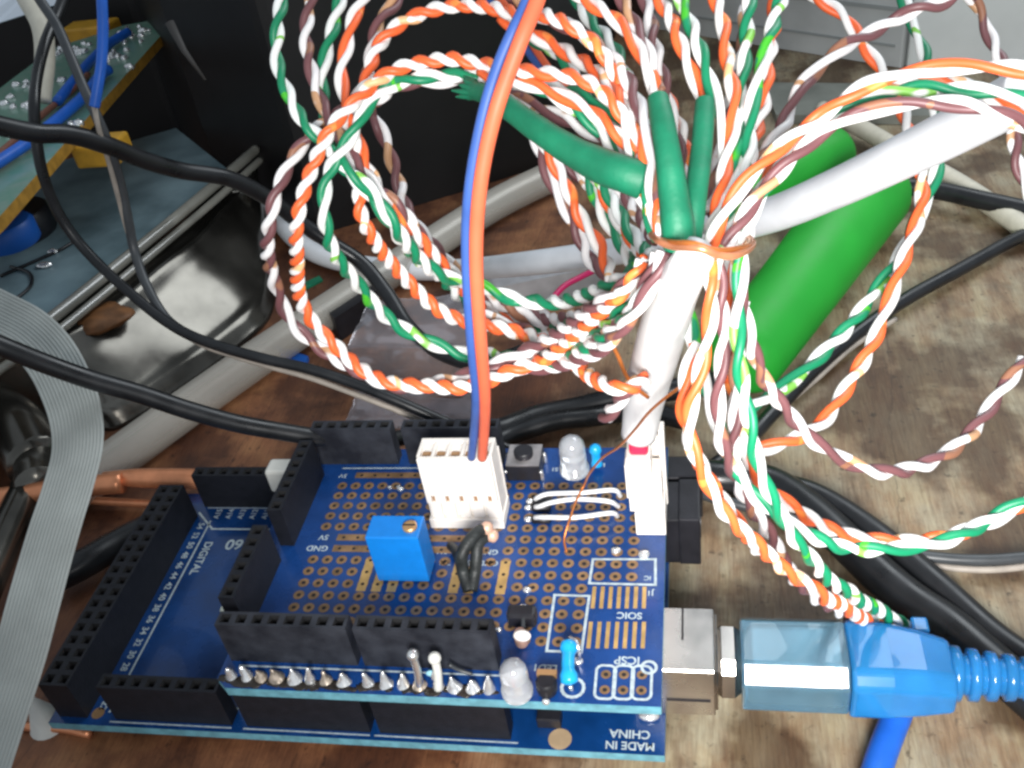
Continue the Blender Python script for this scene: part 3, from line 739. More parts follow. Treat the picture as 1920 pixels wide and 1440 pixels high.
pair('b', [(900, 130, 112), (860, 150, 112), (800, 152, 112), (745, 160, 112), (705, 185, 112), (690, 195, 135), (716, 242, 138), (735, 300, 140), (752, 352, 140), (770, 405, 138), (800, 448, 136), (835, 488, 134), (880, 520, 130), (935, 552, 126), (990, 580, 121), (1045, 620, 115)],
     'thin brown and white pair hanging alone inside the left loops over the black area', pitch=5.6)
pair('b', [(880, 585, 112), (930, 600, 112), (985, 620, 110), (1030, 645, 106), (1075, 660, 103), (1120, 640, 99), (1165, 600, 96), (1195, 560, 94), (1220, 510, 92), (1238, 470, 91)],
     'brown and white pair gathering up to the tie from the lower left', pitch=5.0)
pair('g', [(880, 665, 106), (940, 672, 104), (1000, 683, 102), (1050, 678, 100), (1100, 650, 98), (1145, 620, 96), (1185, 580, 94), (1215, 525, 92)],
     'green and white pair lowest in the knot left of the white cable', pitch=4.6)
pair('b', [(950, 690, 102), (1010, 692, 101), (1060, 680, 100), (1105, 665, 98), (1150, 630, 96), (1190, 590, 93), (1222, 530, 91), (1240, 478, 90)],
     'brown and white pair hugging the left side of the white cable below the tie', pitch=5.2)
pair('o', [(1040, 655, 106), (1070, 680, 106), (1105, 705, 106), (1140, 722, 106), (1180, 728, 108), (1215, 712, 112)],
     'short orange and white pair dipping to the left of the white cable foot', pitch=4.0)
pair('b', [(1225, 700, 118), (1190, 718, 117), (1170, 740, 118), (1152, 762, 120), (1133, 782, 122)],
     'short brown and white pair with a cut end left of the white cable foot', pitch=5)
# --- thin far pairs under the first green sleeve
pair('b', [(990, 215, 150), (1012, 280, 150), (1030, 332, 149), (1050, 372, 148), (1072, 410, 147), (1095, 452, 145), (1110, 485, 143), (1135, 510, 140), (1165, 535, 135)],
     'thin brown and white pair hanging furthest left below the first green sleeve', pitch=6.5)
pair('o', [(1005, 240, 145), (1035, 300, 145), (1055, 335, 144), (1073, 375, 143), (1092, 412, 142), (1118, 445, 140), (1135, 480, 138), (1150, 520, 134)],
     'thin orange and white pair beside the furthest left one below the first green sleeve', pitch=6.0)
pair('b', [(1040, 290, 150), (1070, 315, 150), (1105, 345, 148), (1140, 358, 146), (1180, 385, 142), (1215, 415, 135), (1235, 445, 125)],
     'thin brown and white pair slanting right under the first green sleeve', pitch=6.5)
pair('g', [(1085, 300, 142), (1108, 350, 142), (1128, 400, 140), (1150, 440, 138), (1178, 480, 133), (1205, 520, 125)],
     'thin green and white pair in the gap between sleeve and white cable, left one', pitch=6.2)
pair('o', [(1100, 300, 140), (1125, 345, 139), (1145, 385, 138), (1168, 425, 134), (1195, 465, 128), (1218, 500, 118)],
     'thin orange and white pair between two green ones below the first sleeve', pitch=6.0)
pair('g', [(1115, 320, 136), (1140, 365, 135), (1165, 410, 132), (1192, 450, 126), (1220, 485, 116)],
     'thin green and white pair nearest the tie below the first sleeve', pitch=6.2)
pair('b', [(1150, 330, 128), (1180, 370, 124), (1205, 410, 118), (1228, 448, 108)],
     'short brown and white pair just left of the tie', pitch=5.4)
# --- upper middle fan
pair('b', [(930, -45, 112), (990, 10, 110), (1035, 38, 108), (1080, 58, 105), (1125, 88, 102), (1165, 130, 99), (1192, 180, 96), (1208, 230, 93), (1222, 285, 91), (1232, 340, 89), (1242, 400, 88), (1252, 455, 87)],
     'brown and white pair from beside the upright orange wire down to the middle sleeve', pitch=6.4, r=.52)
pair('o', [(940, 40, 112), (990, 60, 110), (1035, 78, 108), (1075, 100, 105), (1115, 125, 102), (1150, 165, 99), (1178, 210, 96), (1200, 260, 93), (1215, 310, 91), (1228, 370, 89), (1240, 430, 88)],
     'orange and white pair just below the upper brown one in the middle fan', pitch=5.4, r=.52)
pair('g', [(960, 60, 118), (1005, 75, 116), (1050, 98, 112), (1085, 150, 110), (1120, 180, 106), (1150, 215, 102), (1175, 260, 98), (1195, 310, 94), (1215, 360, 91), (1235, 420, 89)],
     'green and white pair threading between orange ones left of the second sleeve', pitch=6)
pair('g', [(1060, -50, 120), (1085, 0, 118), (1110, 40, 115), (1138, 78, 111), (1165, 120, 107), (1188, 170, 102), (1205, 230, 98), (1220, 300, 94), (1235, 370, 91)],
     'green and white pair entering at the top right of the upright orange wire', pitch=6.4)
pair('o', [(1060, -30, 108), (1105, 5, 106), (1140, 30, 104), (1170, 62, 102), (1198, 100, 100), (1218, 135, 98), (1232, 180, 98)],
     'orange and white pair ending at the black tip of the second green sleeve', pitch=5.6)
pair('o', [(900, 140, 104), (950, 150, 102), (1000, 160, 101), (1050, 180, 100), (1100, 203, 98), (1142, 232, 96), (1172, 260, 95), (1195, 300, 93), (1212, 350, 91), (1228, 400, 90)],
     'orange and white pair running above the first green sleeve', pitch=5.2)
pair('g', [(900, 150, 110), (960, 155, 108), (1025, 160, 106), (1085, 178, 103), (1135, 205, 100), (1165, 232, 98), (1190, 275, 95), (1208, 325, 92), (1226, 385, 90), (1245, 440, 89)],
     'green and white pair between two orange ones above the first green sleeve', pitch=5.8)
pair('b', [(890, 165, 108), (950, 175, 107), (1005, 198, 105), (1060, 222, 103), (1108, 248, 101), (1150, 272, 99), (1182, 298, 97), (1205, 335, 94), (1222, 380, 92), (1240, 440, 90)],
     'brown and white pair lying directly on the first green sleeve', pitch=5.8)
pair('b', [(1150, -40, 108), (1168, 5, 106), (1188, 40, 104), (1210, 80, 101), (1224, 120, 99), (1234, 172, 97)],
     'brown and white pair entering the black tip of the second green sleeve from above', pitch=5.8)
pair('b', [(1190, -40, 114), (1210, 10, 112), (1222, 60, 109), (1236, 110, 106), (1245, 150, 104), (1256, 210, 102), (1268, 260, 101), (1280, 320, 99), (1288, 380, 97)],
     'brown and white pair passing behind the second green sleeve', pitch=6)
pair('o', [(1215, -40, 108), (1234, 5, 106), (1255, 30, 104), (1270, 65, 102), (1285, 100, 101), (1300, 140, 100), (1318, 188, 100)],
     'orange and white pair ending at the black tip of the third green sleeve', pitch=6)
pair('g', [(1262, -40, 106), (1280, 5, 104), (1298, 45, 102), (1312, 85, 100), (1324, 125, 99), (1336, 165, 98), (1352, 215, 97), (1362, 270, 96), (1362, 330, 95), (1350, 400, 94), (1330, 450, 93)],
     'green and white pair running down the right side of the third green sleeve', pitch=7)
pair('o', [(1240, 150, 112), (1262, 200, 110), (1278, 240, 108), (1290, 285, 106), (1296, 340, 104), (1298, 400, 101)],
     'orange and white pair showing in the gap between the second and third sleeves', pitch=5.6)
pair('o', [(1330, -45, 108), (1346, 5, 106), (1360, 42, 104), (1366, 85, 102), (1370, 130, 100), (1374, 180, 98), (1370, 240, 96), (1362, 310, 94), (1350, 380, 92), (1330, 440, 91)],
     'orange and white pair entering the top edge right of the third sleeve', pitch=6)
pair('g', [(1405, -45, 108), (1408, 5, 106), (1402, 60, 104), (1396, 110, 102), (1390, 165, 100), (1388, 215, 98), (1385, 265, 96), (1380, 325, 94), (1365, 395, 92), (1345, 455, 90)],
     'green and white pair rising steeply, second to the right of the third sleeve', pitch=6.4)
pair('g', [(1478, -45, 106), (1462, 5, 104), (1450, 50, 102), (1436, 100, 100), (1422, 150, 98), (1408, 205, 97), (1402, 260, 96), (1394, 320, 94), (1378, 390, 92), (1360, 450, 90)],
     'green and white pair leaning right beside the rightmost steep orange one', pitch=6.4)
pair('o', [(1460, -45, 112), (1452, 5, 110), (1446, 50, 108), (1440, 100, 106), (1435, 155, 104), (1428, 210, 102), (1414, 260, 99), (1400, 320, 96), (1382, 395, 93), (1362, 460, 91)],
     'orange and white pair rising steeply furthest right of the sleeves', pitch=5.8)
pair('b', [(1395, 20, 118), (1388, 100, 114), (1372, 170, 110), (1358, 240, 106), (1345, 320, 101), (1330, 400, 96)],
     'brown and white pair half hidden behind the steep green ones', pitch=6)
# --- far right hanging strands
pair('o', [(1500, -40, 158), (1530, 0, 157), (1570, 22, 156), (1600, 55, 155), (1625, 95, 153), (1648, 125, 152), (1680, 180, 150), (1705, 235, 148), (1722, 290, 146), (1730, 345, 144), (1722, 400, 142), (1705, 455, 140), (1682, 520, 138), (1655, 590, 136), (1625, 665, 134), (1588, 730, 132), (1545, 785, 130), (1498, 815, 129), (1440, 838, 128), (1385, 850, 128)],
     'orange and white pair hanging down the right side over the bench, long loop', pitch=7.2)
pair('g', [(1680, -40, 160), (1692, 5, 158), (1708, 50, 156), (1728, 90, 154), (1742, 140, 152), (1755, 200, 150), (1766, 255, 148), (1758, 310, 146), (1742, 365, 145), (1712, 425, 144), (1680, 490, 143), (1640, 552, 142), (1592, 612, 140), (1545, 660, 138), (1490, 712, 136), (1440, 748, 134), (1395, 770, 132)],
     'green and white pair hanging down the right side over the green bottle', pitch=8.4)
pair('b', [(1790, -45, 150), (1835, 10, 150), (1852, 60, 150), (1875, 110, 148), (1895, 180, 146), (1900, 250, 145), (1912, 310, 144), (1935, 370, 144)],
     'brown and white pair crossing the pale grey panel at the top right', pitch=8.0)
pair('b', [(1830, -50, 104), (1770, 0, 105), (1722, 14, 105), (1675, 38, 106), (1625, 66, 106), (1578, 92, 105), (1535, 135, 104), (1505, 168, 103), (1485, 215, 102), (1466, 255, 100), (1430, 300, 98), (1395, 360, 95), (1365, 430, 92)],
     'brown and white pair arching toward the top right corner above the orange arch', pitch=6.0)
pair('o', [(1990, 150, 80), (1920, 133, 81), (1855, 126, 82), (1790, 124, 83), (1725, 128, 84), (1665, 142, 85), (1615, 162, 86), (1572, 192, 87), (1530, 226, 88), (1482, 262, 88), (1440, 300, 88), (1402, 342, 88), (1368, 390, 88), (1342, 440, 88), (1325, 480, 88)],
     'orange and white pair on the outside of the big right arch', pitch=6.2, r=.52)
pair('g', [(1990, 225, 84), (1920, 190, 85), (1860, 172, 86), (1790, 164, 87), (1722, 164, 88), (1660, 176, 89), (1602, 196, 90), (1550, 228, 91), (1500, 272, 92), (1455, 325, 92), (1420, 380, 92), (1392, 440, 92), (1375, 480, 92)],
     'green and white pair in the middle of the big right arch', pitch=6.8, r=.52)
pair('b', [(1985, 295, 80), (1920, 238, 82), (1860, 210, 83), (1795, 193, 84), (1715, 190, 85), (1645, 204, 86), (1585, 228, 87), (1528, 266, 88), (1475, 315, 88), (1430, 362, 88), (1392, 415, 88), (1362, 465, 88)],
     'brown and white pair on the inside of the big right arch', pitch=6.6, r=.52)
pair('o', [(1975, 250, 96), (1900, 205, 97), (1840, 165, 98), (1770, 150, 98), (1700, 155, 98), (1630, 175, 97), (1570, 205, 97), (1510, 250, 96), (1460, 310, 95), (1420, 375, 94), (1400, 450, 93), (1392, 480, 93)],
     'orange and white pair partly hidden beneath the green one of the right arch', pitch=6)
# --- below the tie, right of the white cable
pair('b', [(1372, 468, 91), (1382, 520, 93), (1392, 570, 95), (1402, 620, 97), (1418, 672, 100), (1440, 722, 103), (1478, 775, 107), (1525, 822, 111), (1580, 860, 115), (1640, 882, 118), (1690, 882, 121), (1745, 865, 124), (1798, 835, 127), (1840, 790, 130), (1878, 735, 132), (1925, 670, 134)],
     'brown and white pair making the wide lower right loop over bare wood', pitch=7.0)
pair('g', [(1288, 575, 104), (1300, 650, 104), (1318, 720, 104), (1345, 800, 104), (1375, 870, 104), (1410, 925, 105), (1455, 968, 106), (1510, 1000, 107), (1575, 1024, 109), (1645, 1030, 110), (1720, 1024, 111), (1790, 1006, 112), (1855, 978, 113), (1925, 942, 113)],
     'green and white pair leaving at the right edge level with the white connector', pitch=6.4)
pair('o', [(1360, 480, 98), (1365, 560, 100), (1368, 640, 103), (1372, 720, 106), (1382, 800, 109), (1400, 865, 112), (1432, 910, 114), (1475, 945, 116), (1530, 980, 118), (1590, 1003, 120), (1660, 1014, 121), (1735, 1014, 122), (1810, 998, 122), (1880, 970, 123), (1940, 935, 123)],
     'orange and white pair lying behind the green one that leaves at the right edge', pitch=5.6)
pair('b', [(1345, 475, 90), (1350, 530, 91), (1355, 600, 92), (1352, 670, 94), (1345, 740, 96), (1350, 810, 99), (1368, 870, 103), (1392, 925, 108), (1430, 990, 114), (1475, 1060, 122), (1530, 1115, 134), (1590, 1155, 146), (1625, 1180, 158), (1650, 1200, 168)],
     'brown and white pair running from tie to USB plug behind the orange one', pitch=6.4)
pair('o', [(1332, 480, 88), (1336, 540, 88), (1334, 600, 89), (1322, 665, 90), (1308, 725, 91), (1296, 790, 92), (1306, 850, 93), (1332, 905, 95), (1368, 962, 98), (1412, 1012, 102), (1462, 1060, 107), (1515, 1100, 113), (1568, 1130, 124), (1620, 1158, 140), (1665, 1184, 156), (1690, 1200, 166)],
     'frontmost orange and white pair running from the tie down to the USB plug', pitch=5.6)
pair('o', [(1300, 640, 94), (1285, 690, 94), (1276, 745, 95), (1285, 805, 96), (1310, 868, 98), (1342, 925, 101), (1385, 985, 105), (1430, 1040, 111)],
     'orange and white pair closest to the white cable below the tie', pitch=5.0)
pair('g', [(1388, 470, 90), (1386, 530, 90), (1386, 600, 90), (1388, 665, 90), (1394, 730, 91), (1402, 795, 92), (1412, 858, 94), (1432, 915, 96), (1462, 970, 99), (1500, 1025, 104), (1545, 1075, 111), (1600, 1116, 122), (1650, 1146, 137), (1700, 1178, 154), (1720, 1195, 164)],
     'green and white pair running from the tie down to the USB plug', pitch=6.4)
pair('b', [(1400, 560, 98), (1402, 620, 99), (1385, 690, 100), (1380, 760, 101), (1372, 830, 103), (1385, 890, 106)],
     'short brown and white pair between green and orange ones below the tie', pitch=6)
pair('g', [(1250, 440, 92), (1256, 480, 97), (1260, 520, 103), (1266, 560, 112)],
     'short green and white pair emerging on the left of the white cable under the tie', pitch=5)

# ================================================================== GREEN SLEEVES
def sleeve(pts, rads, label, ragged=False, tip=True):
    path = spline(W(pts), .8); n = len(path); rr = []
    for i in range(n):
        t = i / (n - 1) * (len(rads) - 1); k = min(int(t), len(rads) - 2)
        rr.append((rads[k] * (1 - (t - k)) + rads[k + 1] * (t - k)) * (1 + .06 * noise.noise(path[i] * .35)))
    t = thing('heat_shrink_sleeve', label, 'sleeve', path[n // 2], 'green sleeves over the joined wire ends')
    m = MB(); m.tube(path, rr, 20, cap=not tip)
    if ragged:
        for k in range(9):
            a = 2 * math.pi * k / 9; d = (path[0] - path[2]).normalized(); u = d.orthogonal().normalized(); w = d.cross(u)
            c = path[0] + (u * math.cos(a) + w * math.sin(a)) * rr[0] * .6
            m.lathe(c - d * 1, [(rr[0] * .45, 0), (rr[0] * .4, 1.2), (.1, 1.8 + random.random() * 2.2)], 6, axis=tuple(d + (u * math.cos(a) + w * math.sin(a)) * .25))
    m.build('sleeve_body', m_heat, t)
    if tip:
        d = (path[0] - path[3]).normalized()
        q = MB(); q.lathe(path[0] - d * .8, [(rr[0] * .93, 0), (rr[0] * .95, .7), (rr[0] * .6, .9), (rr[0] * .5, .3), (.05, .2)], 18, axis=tuple(d)); q.build('dark_opening', m_blackpl, t)
    return t
sleeve([(882, 168, 104), (915, 178, 102), (950, 200, 100), (1000, 236, 98), (1060, 276, 96), (1120, 308, 94), (1170, 326, 92), (1205, 338, 92)], [.9, 1.15, 1.25, 1.35, 1.5, 1.75, 1.8], 'long green sleeve slanting left, with a ragged left end', ragged=True, tip=False)
sleeve([(1234, 186, 89), (1244, 240, 87), (1254, 300, 86), (1262, 360, 86), (1270, 420, 86), (1274, 460, 87)], [1.02, 1.1, 1.15, 1.3, 1.45, 1.5], 'upright green sleeve in the middle, with a round black tip')
sleeve([(1322, 192, 94), (1318, 250, 92), (1312, 310, 90), (1304, 370, 88), (1296, 430, 88), (1290, 465, 89)], [.98, 1.0, 1.02, 1.05, 1.1, 1.1], 'upright green sleeve furthest right, thinner and paler than its neighbour')

# ================================================================== CABLES
def cable(name, path3, r, m, label, cat='cable', n=14, group=None, step=1.2, jit=.0, mats2=None):
    p = spline(path3, step)
    if jit: p = jitter(p, jit, .06, hash(label) % 97)
    if isinstance(r, (list, tuple)):
        k = len(p); rr = []
        for i in range(k):
            t = i / (k - 1) * (len(r) - 1); j = min(int(t), len(r) - 2); rr.append(r[j] * (1 - t + j) + r[j + 1] * (t - j))
        r = rr
    b = MB(); b.tube(p, r, n)
    return tag(b.build(name, m, None), label, cat, group)
cable('network_cable', W([(1197, 816, 145.5), (1198, 808, 145), (1200, 800, 144), (1206, 760, 138), (1216, 715, 126), (1230, 665, 115), (1244, 615, 105), (1260, 565, 97), (1280, 520, 90), (1298, 488, 86), (1308, 470, 86)]),
      [2.6, 2.8, 2.85, 2.8, 2.75, 2.65, 2.45, 2.1, 1.7], m_sheath, 'stout white cable rising from the shield connector to the copper tie', n=28)
bo = spline(W([(884, 858, 152), (890, 800, 138), (893, 740, 124), (886, 660, 114), (880, 580, 108), (876, 500, 104), (876, 420, 101), (882, 350, 98), (893, 280, 96), (912, 195, 94), (936, 120, 93), (962, 60, 92), (986, 10, 92), (1006, -50, 92)]), .8)
b = MB(); b.tube(bo, .64, 16); tag(b.build('blue_wire', m_bluewire, None), 'blue insulated wire standing up from the white five-way connector', 'wire')
oo = spline(W([(904, 858, 152), (908, 800, 137), (909, 740, 123), (903, 660, 113), (897, 580, 107), (893, 500, 103), (894, 420, 100), (901, 345, 97), (913, 275, 95), (932, 200, 93), (956, 130, 92), (981, 65, 91), (1004, 10, 91), (1024, -50, 91)]), .8)
b = MB(); b.tube(oo, .76, 16); tag(b.build('orange_wire', m_blueorg, None), 'orange insulated wire standing up from the white five-way connector', 'wire')
cable('blue_wire', W([(905, -20, 160), (935, 20, 165), (965, 60, 172), (1000, 110, 180), (1030, 150, 188), (1070, 190, 195)]), .75, m_bluewire, 'distant stretch of blue wire slanting behind the upright ones at the top', 'wire')
cable('orange_wire', W([(920, -20, 160), (950, 15, 165), (985, 60, 172), (1012, 105, 180), (1045, 148, 188), (1085, 190, 195)]), .7, m_blueorg, 'distant stretch of orange wire slanting behind the upright ones at the top', 'wire')
cable('white_cable', [T(470, 300, 4), T(490, 350, 2), T(515, 400, -1), T(550, 445, -1.5), T(600, 478, -1.5), T(680, 498, -1.5), T(770, 506, -1.5), T(870, 505, 0), D(990, 494, 222), D(1150, 472, 200), D(1300, 440, 176), D(1440, 405, 155), D(1570, 352, 137), D(1700, 290, 122), D(1810, 235, 112), D(1930, 170, 102)],
      2.8, m_grey_sheath, 'thick white cable sweeping across behind the wires up to the right edge', n=24)
cable('cream_cable', Z([(1540, 205, 0), (1610, 238, 0), (1700, 290, -1), (1790, 340, -2), (1860, 385, -2), (1960, 455, -2)]), 2.7, m_cream, 'cream cable slanting down to the right edge behind the white one')
cable('cream_cable', W([(20, -60, 262), (52, 0, 258), (78, 50, 256), (84, 110, 256), (76, 190, 256)]), 2.6, m_cream, 'cream cable in the upper left corner behind the thin grey cords')
bk = 'black cables lying across the bench'
cable('black_cable', W([(-60, 222, 165), (0, 236, 168), (70, 250, 172), (130, 252, 176), (200, 272, 182), (270, 300, 190), (340, 320, 198), (430, 335, 206), (500, 370, 214), (560, 415, 222), (620, 455, 226), (680, 495, 228), (725, 550, 226), (765, 612, 222), (820, 658, 216), (890, 680, 210), (960, 668, 206), (1040, 632, 204), (1130, 590, 204), (1200, 560, 204)]), 1.75, m_black, 'black cable from the upper left edge curling under the coil of pairs', group=bk)
cable('black_cable', W([(-60, 625, 152), (0, 648, 154), (80, 680, 158), (170, 712, 162), (260, 738, 166), (350, 768, 170), (440, 793, 174), (520, 808, 177), (610, 822, 181), (700, 830, 190), (790, 812, 200)]), 1.65, m_black, 'glossy black cable crossing over the grey ribbon at the left', group=bk)
cable('black_cable', Z([(860, 812, 2), (930, 808, 2), (1000, 782, 0), (1080, 765, -1), (1150, 748, -1), (1230, 735, -1), (1330, 720, -1), (1420, 700, -1)]), 2.4, m_black, 'black cable behind the far edge of the shield, left of the white cable', group=bk)
cable('black_cable', Z([(800, 842, 2), (900, 838, 2), (960, 815, 1), (1040, 790, 1), (1110, 782, 0), (1200, 772, -2), (1290, 790, -2)]), 2.0, m_black, 'second black cable just in front of the first behind the shield', group=bk)
cable('black_cable', Z([(1580, 360, 0), (1680, 350, 0), (1750, 356, 0), (1840, 375, 0), (1990, 408, 0)]), 2.4, m_black, 'black cable at the right edge beside the cream one', group=bk)
cable('black_cable', Z([(1990, 410, -2), (1900, 450, -2), (1800, 505, -2), (1700, 560, -2), (1610, 622, -2), (1530, 690, -2), (1460, 762, -2), (1400, 826, -2), (1330, 880, -2), (1270, 905, -2)]), 1.6, m_black, 'black cord running diagonally down from the right edge to the power jack', group=bk)
cable('grey_wire', Z([(1680, 598, -3), (1600, 650, -3), (1530, 712, -3), (1460, 770, -3), (1400, 824, -3), (1350, 870, -3)]), .55, m_beige, 'thin grey cord alongside the diagonal black cord on the right', 'wire')
cable('black_cable', Z([(1260, 888, -1), (1340, 895, -1), (1440, 905, -2), (1530, 965, -2), (1620, 1050, -2), (1700, 1120, -2), (1780, 1175, -2), (1850, 1235, -2), (1960, 1330, -2)]), 3.3, m_black, 'thickest black cable running down behind the blue USB plug', group=bk)
cable('black_cable', Z([(1440, 905, -2), (1530, 930, -2.5), (1640, 1000, -2.5), (1760, 1100, -2.5), (1860, 1190, -2.5), (1960, 1260, -2.5)]), 2.4, m_black, 'black cable beside the thickest one right of the boards', group=bk)
cable('grey_wire', Z([(1310, 925, 0), (1380, 945, 0), (1460, 965, -1), (1560, 1000, -2), (1660, 1030, -2), (1750, 1045, -2), (1850, 1050, -2), (1980, 1040, -2)]), 1.0, m_greycab, 'thin grey cord passing under the green pair to the right edge', 'wire')
cable('grey_wire', Z([(1600, 1020, -3), (1680, 1045, -3), (1760, 1062, -3), (1860, 1068, -3), (1980, 1055, -3)]), .6, m_beige, 'thin pale cord below the grey cord at the right edge', 'wire')
# two-core flat cord
core = [(140, -60, 193), (110, 20, 190), (85, 80, 186), (70, 140, 183), (64, 200, 180), (68, 260, 181), (80, 325, 184), (105, 390, 188), (140, 445, 191), (190, 500, 192), (245, 550, 191), (300, 595, 190), (355, 628, 189), (420, 652, 188), (500, 674, 187), (580, 692, 186), (660, 718, 185), (740, 750, 184), (820, 785, 184), (890, 815, 184), (960, 845, 184)]
cable('black_cable', W(core), 1.05, m_black, 'slim black cord looping from the top left down to the shield', 'cable')
cable('pale_wire', W([(330, 618, 191), (380, 647, 190), (440, 668, 189), (500, 686, 188), (580, 708, 187), (660, 737, 186), (740, 768, 185), (820, 803, 185), (890, 833, 185), (945, 852, 185)]), .55, m_beige, 'thin pale cord running along under the slim black cord', 'wire')
cable('grey_wire', W([(40, -60, 183), (75, 0, 183), (105, 45, 183), (130, 100, 182), (155, 160, 181), (180, 215, 180), (205, 275, 183), (225, 340, 188), (240, 410, 192), (252, 470, 195), (275, 535, 194), (312, 597, 192), (360, 632, 190)]), .95, m_greycab, 'grey cord descending from the top left over the green circuit board', 'wire')
cable('blue_wire', W([(188, -60, 173), (191, 0, 173), (193, 60, 174), (190, 120, 175), (183, 165, 176), (177, 200, 177)]), .95, m_bluebright, 'short bright blue wire hanging from the top edge at the left', 'wire')
cable('grey_wire', W([(176, 196, 178), (186, 245, 179), (203, 300, 184), (222, 370, 189), (238, 430, 193), (262, 500, 196), (300, 578, 193)]), .5, m_beige, 'thin pale wire continuing below the short blue wire', 'wire')
cable('magenta_wire', W([(1118, 505, 195), (1088, 520, 194), (1060, 535, 192), (1040, 555, 190), (1022, 580, 188), (1008, 602, 186)]), .62, m_magenta, 'short magenta wire under the white cable in the middle', 'wire')
# copper tie and loose enamelled wire
cable('copper_tie', W([(1222, 440, 90), (1236, 452, 86), (1262, 462, 84), (1290, 464, 82), (1318, 467, 81), (1345, 478, 82), (1375, 480, 83), (1402, 468, 86), (1410, 452, 92), (1380, 430, 98), (1300, 428, 100), (1230, 432, 95)]), .33, m_cu, 'copper wire tied round the neck of the bundle', 'wire', step=.6)
cable('copper_tie', W([(1228, 448, 88), (1262, 455, 84), (1300, 457, 81.5), (1345, 470, 82), (1400, 462, 86), (1405, 446, 92)]), .28, m_cuen, 'second turn of copper wire on the neck of the bundle', 'wire', step=.6)
cable('enamelled_wire', W([(1330, 660, 104), (1306, 696, 108), (1280, 722, 112), (1245, 748, 116), (1215, 775, 122), (1190, 806, 130), (1160, 838, 140), (1130, 858, 148), (1105, 888, 156)]) + [S(1095, 910, 4), S(1080, 940, 3.4), S(1068, 975, 3.2), S(1058, 1010, 1.2), S(1062, 1035, .2)], .19, m_cuen, 'fine copper wire winding from the strands down onto the shield', 'wire', step=.7)
cable('enamelled_wire', W([(1145, 640, 112), (1160, 670, 114), (1172, 700, 116), (1190, 725, 118), (1215, 745, 120)]), .25, m_cuen, 'fine copper wire stub left of the white cable', 'wire', step=.7)

# ================================================================== USB PLUG
up_ = thing('usb_plug', 'translucent blue USB plug with its cable, plugged in at the lower right', 'plug', (125, 12, 0))
def sect(m, x0, x1, ya, yb, za, zb, mi=0): m.box((x0, ya, za), (x1, yb, zb), mi)
yc = 12.6; zc = 5.6
def octo(q, secs, e_):
    for (X_, a_, b__, c__, d__) in secs:
        Y0, Y1, Z0, Z1 = yc - a_, yc + b__, zc - c__, zc + d__
        q.v += [Vector(t_) for t_ in ((X_, Y0 + e_, Z0), (X_, Y1 - e_, Z0), (X_, Y1, Z0 + e_), (X_, Y1, Z1 - e_), (X_, Y1 - e_, Z1), (X_, Y0 + e_, Z1), (X_, Y0, Z1 - e_), (X_, Y0, Z0 + e_))]
    n_ = len(secs)
    for i_ in range(n_ - 1):
        for k_ in range(8): q.f.append([i_ * 8 + k_, i_ * 8 + (k_ + 1) % 8, i_ * 8 + 8 + (k_ + 1) % 8, i_ * 8 + 8 + k_]); q.mi.append(0); q.sm.append(False)
    q.f += [list(range(8))[::-1], list(range(8 * n_ - 8, 8 * n_))]; q.mi += [0, 0]; q.sm += [False, False]
q = MB(); sect(q, 108.4, 113.2, yc - 4.6, yc + 4.4, zc - 4.2, zc + 4.2); q.build('metal_tip', m_nickel, up_, bevel=1.5, seg=1)
q = MB(); octo(q, ((112.6, 6.2, 5.8, 5.1, 4.9), (113.0, 6.4, 6.0, 5.3, 5.1), (127.3, 6.4, 6.0, 5.3, 5.1)), 2.5); q.build('clear_front_shell', m_usbclr, up_, bevel=.35, seg=2)
q = MB(); q.box((113.5, yc - 4.3, zc - 3.6), (127.2, yc + 4.0, zc + 3.7)); q.build('inner_metal_shield', m_nickel, up_, bevel=.8, seg=1)
q = MB(); octo(q, ((127.4, 6.5, 5.9, 5.4, 4.8), (133, 6.4, 5.8, 5.4, 4.7), (137.5, 6.0, 5.2, 5.1, 4.0), (141.6, 5.6, 4.4, 4.6, 3.0)), 1.9)
q.build('rear_shell', m_usbblue, up_, bevel=.7, seg=3)
q = MB(); q.box((128.6, yc - 5.0, zc - 3), (133.0, yc + 3.4, zc + 4.0)); q.build('white_core', m_white, up_, bevel=.5)
q = MB(); q.box((137.2, yc + 4.6, zc - 1.5), (139.6, yc + 7.4, zc + 2.2)); q.build('moulding_tab', m_usbblue, up_, bevel=.4)
for k in range(5):
    xa = 141.2 + k * 2.35; r = 3.9 - k * .22
    q = MB(); q.lathe((xa, yc - .6 - k * .12, zc - .3), [(r * .8, 0), (r, .25), (r, 1.35), (r * .8, 1.6), (r * .74, 1.7), (r * .74, 2.4)], 22, axis=(1, -.05, -.02)); q.build('strain_relief_ring', m_usbblue, up_)
q = MB(); q.tube(spline([(150, yc - 1.2, zc - .5), (156, yc - 1.8, zc - 1.2), (172, yc - 3, zc - 3), (195, yc - 8, zc - 6)], 1.2), 2.4, 20); q.build('cable', m_usbblue, up_)
cable('blue_cable', Z([(1700, 1290, -1), (1690, 1320, -2), (1672, 1365, -2.5), (1655, 1410, -2.5), (1640, 1460, -2.5), (1625, 1540, -2.5)]), 2.1, m_bluebright, 'blue cable coming out under the USB plug toward the bottom edge')

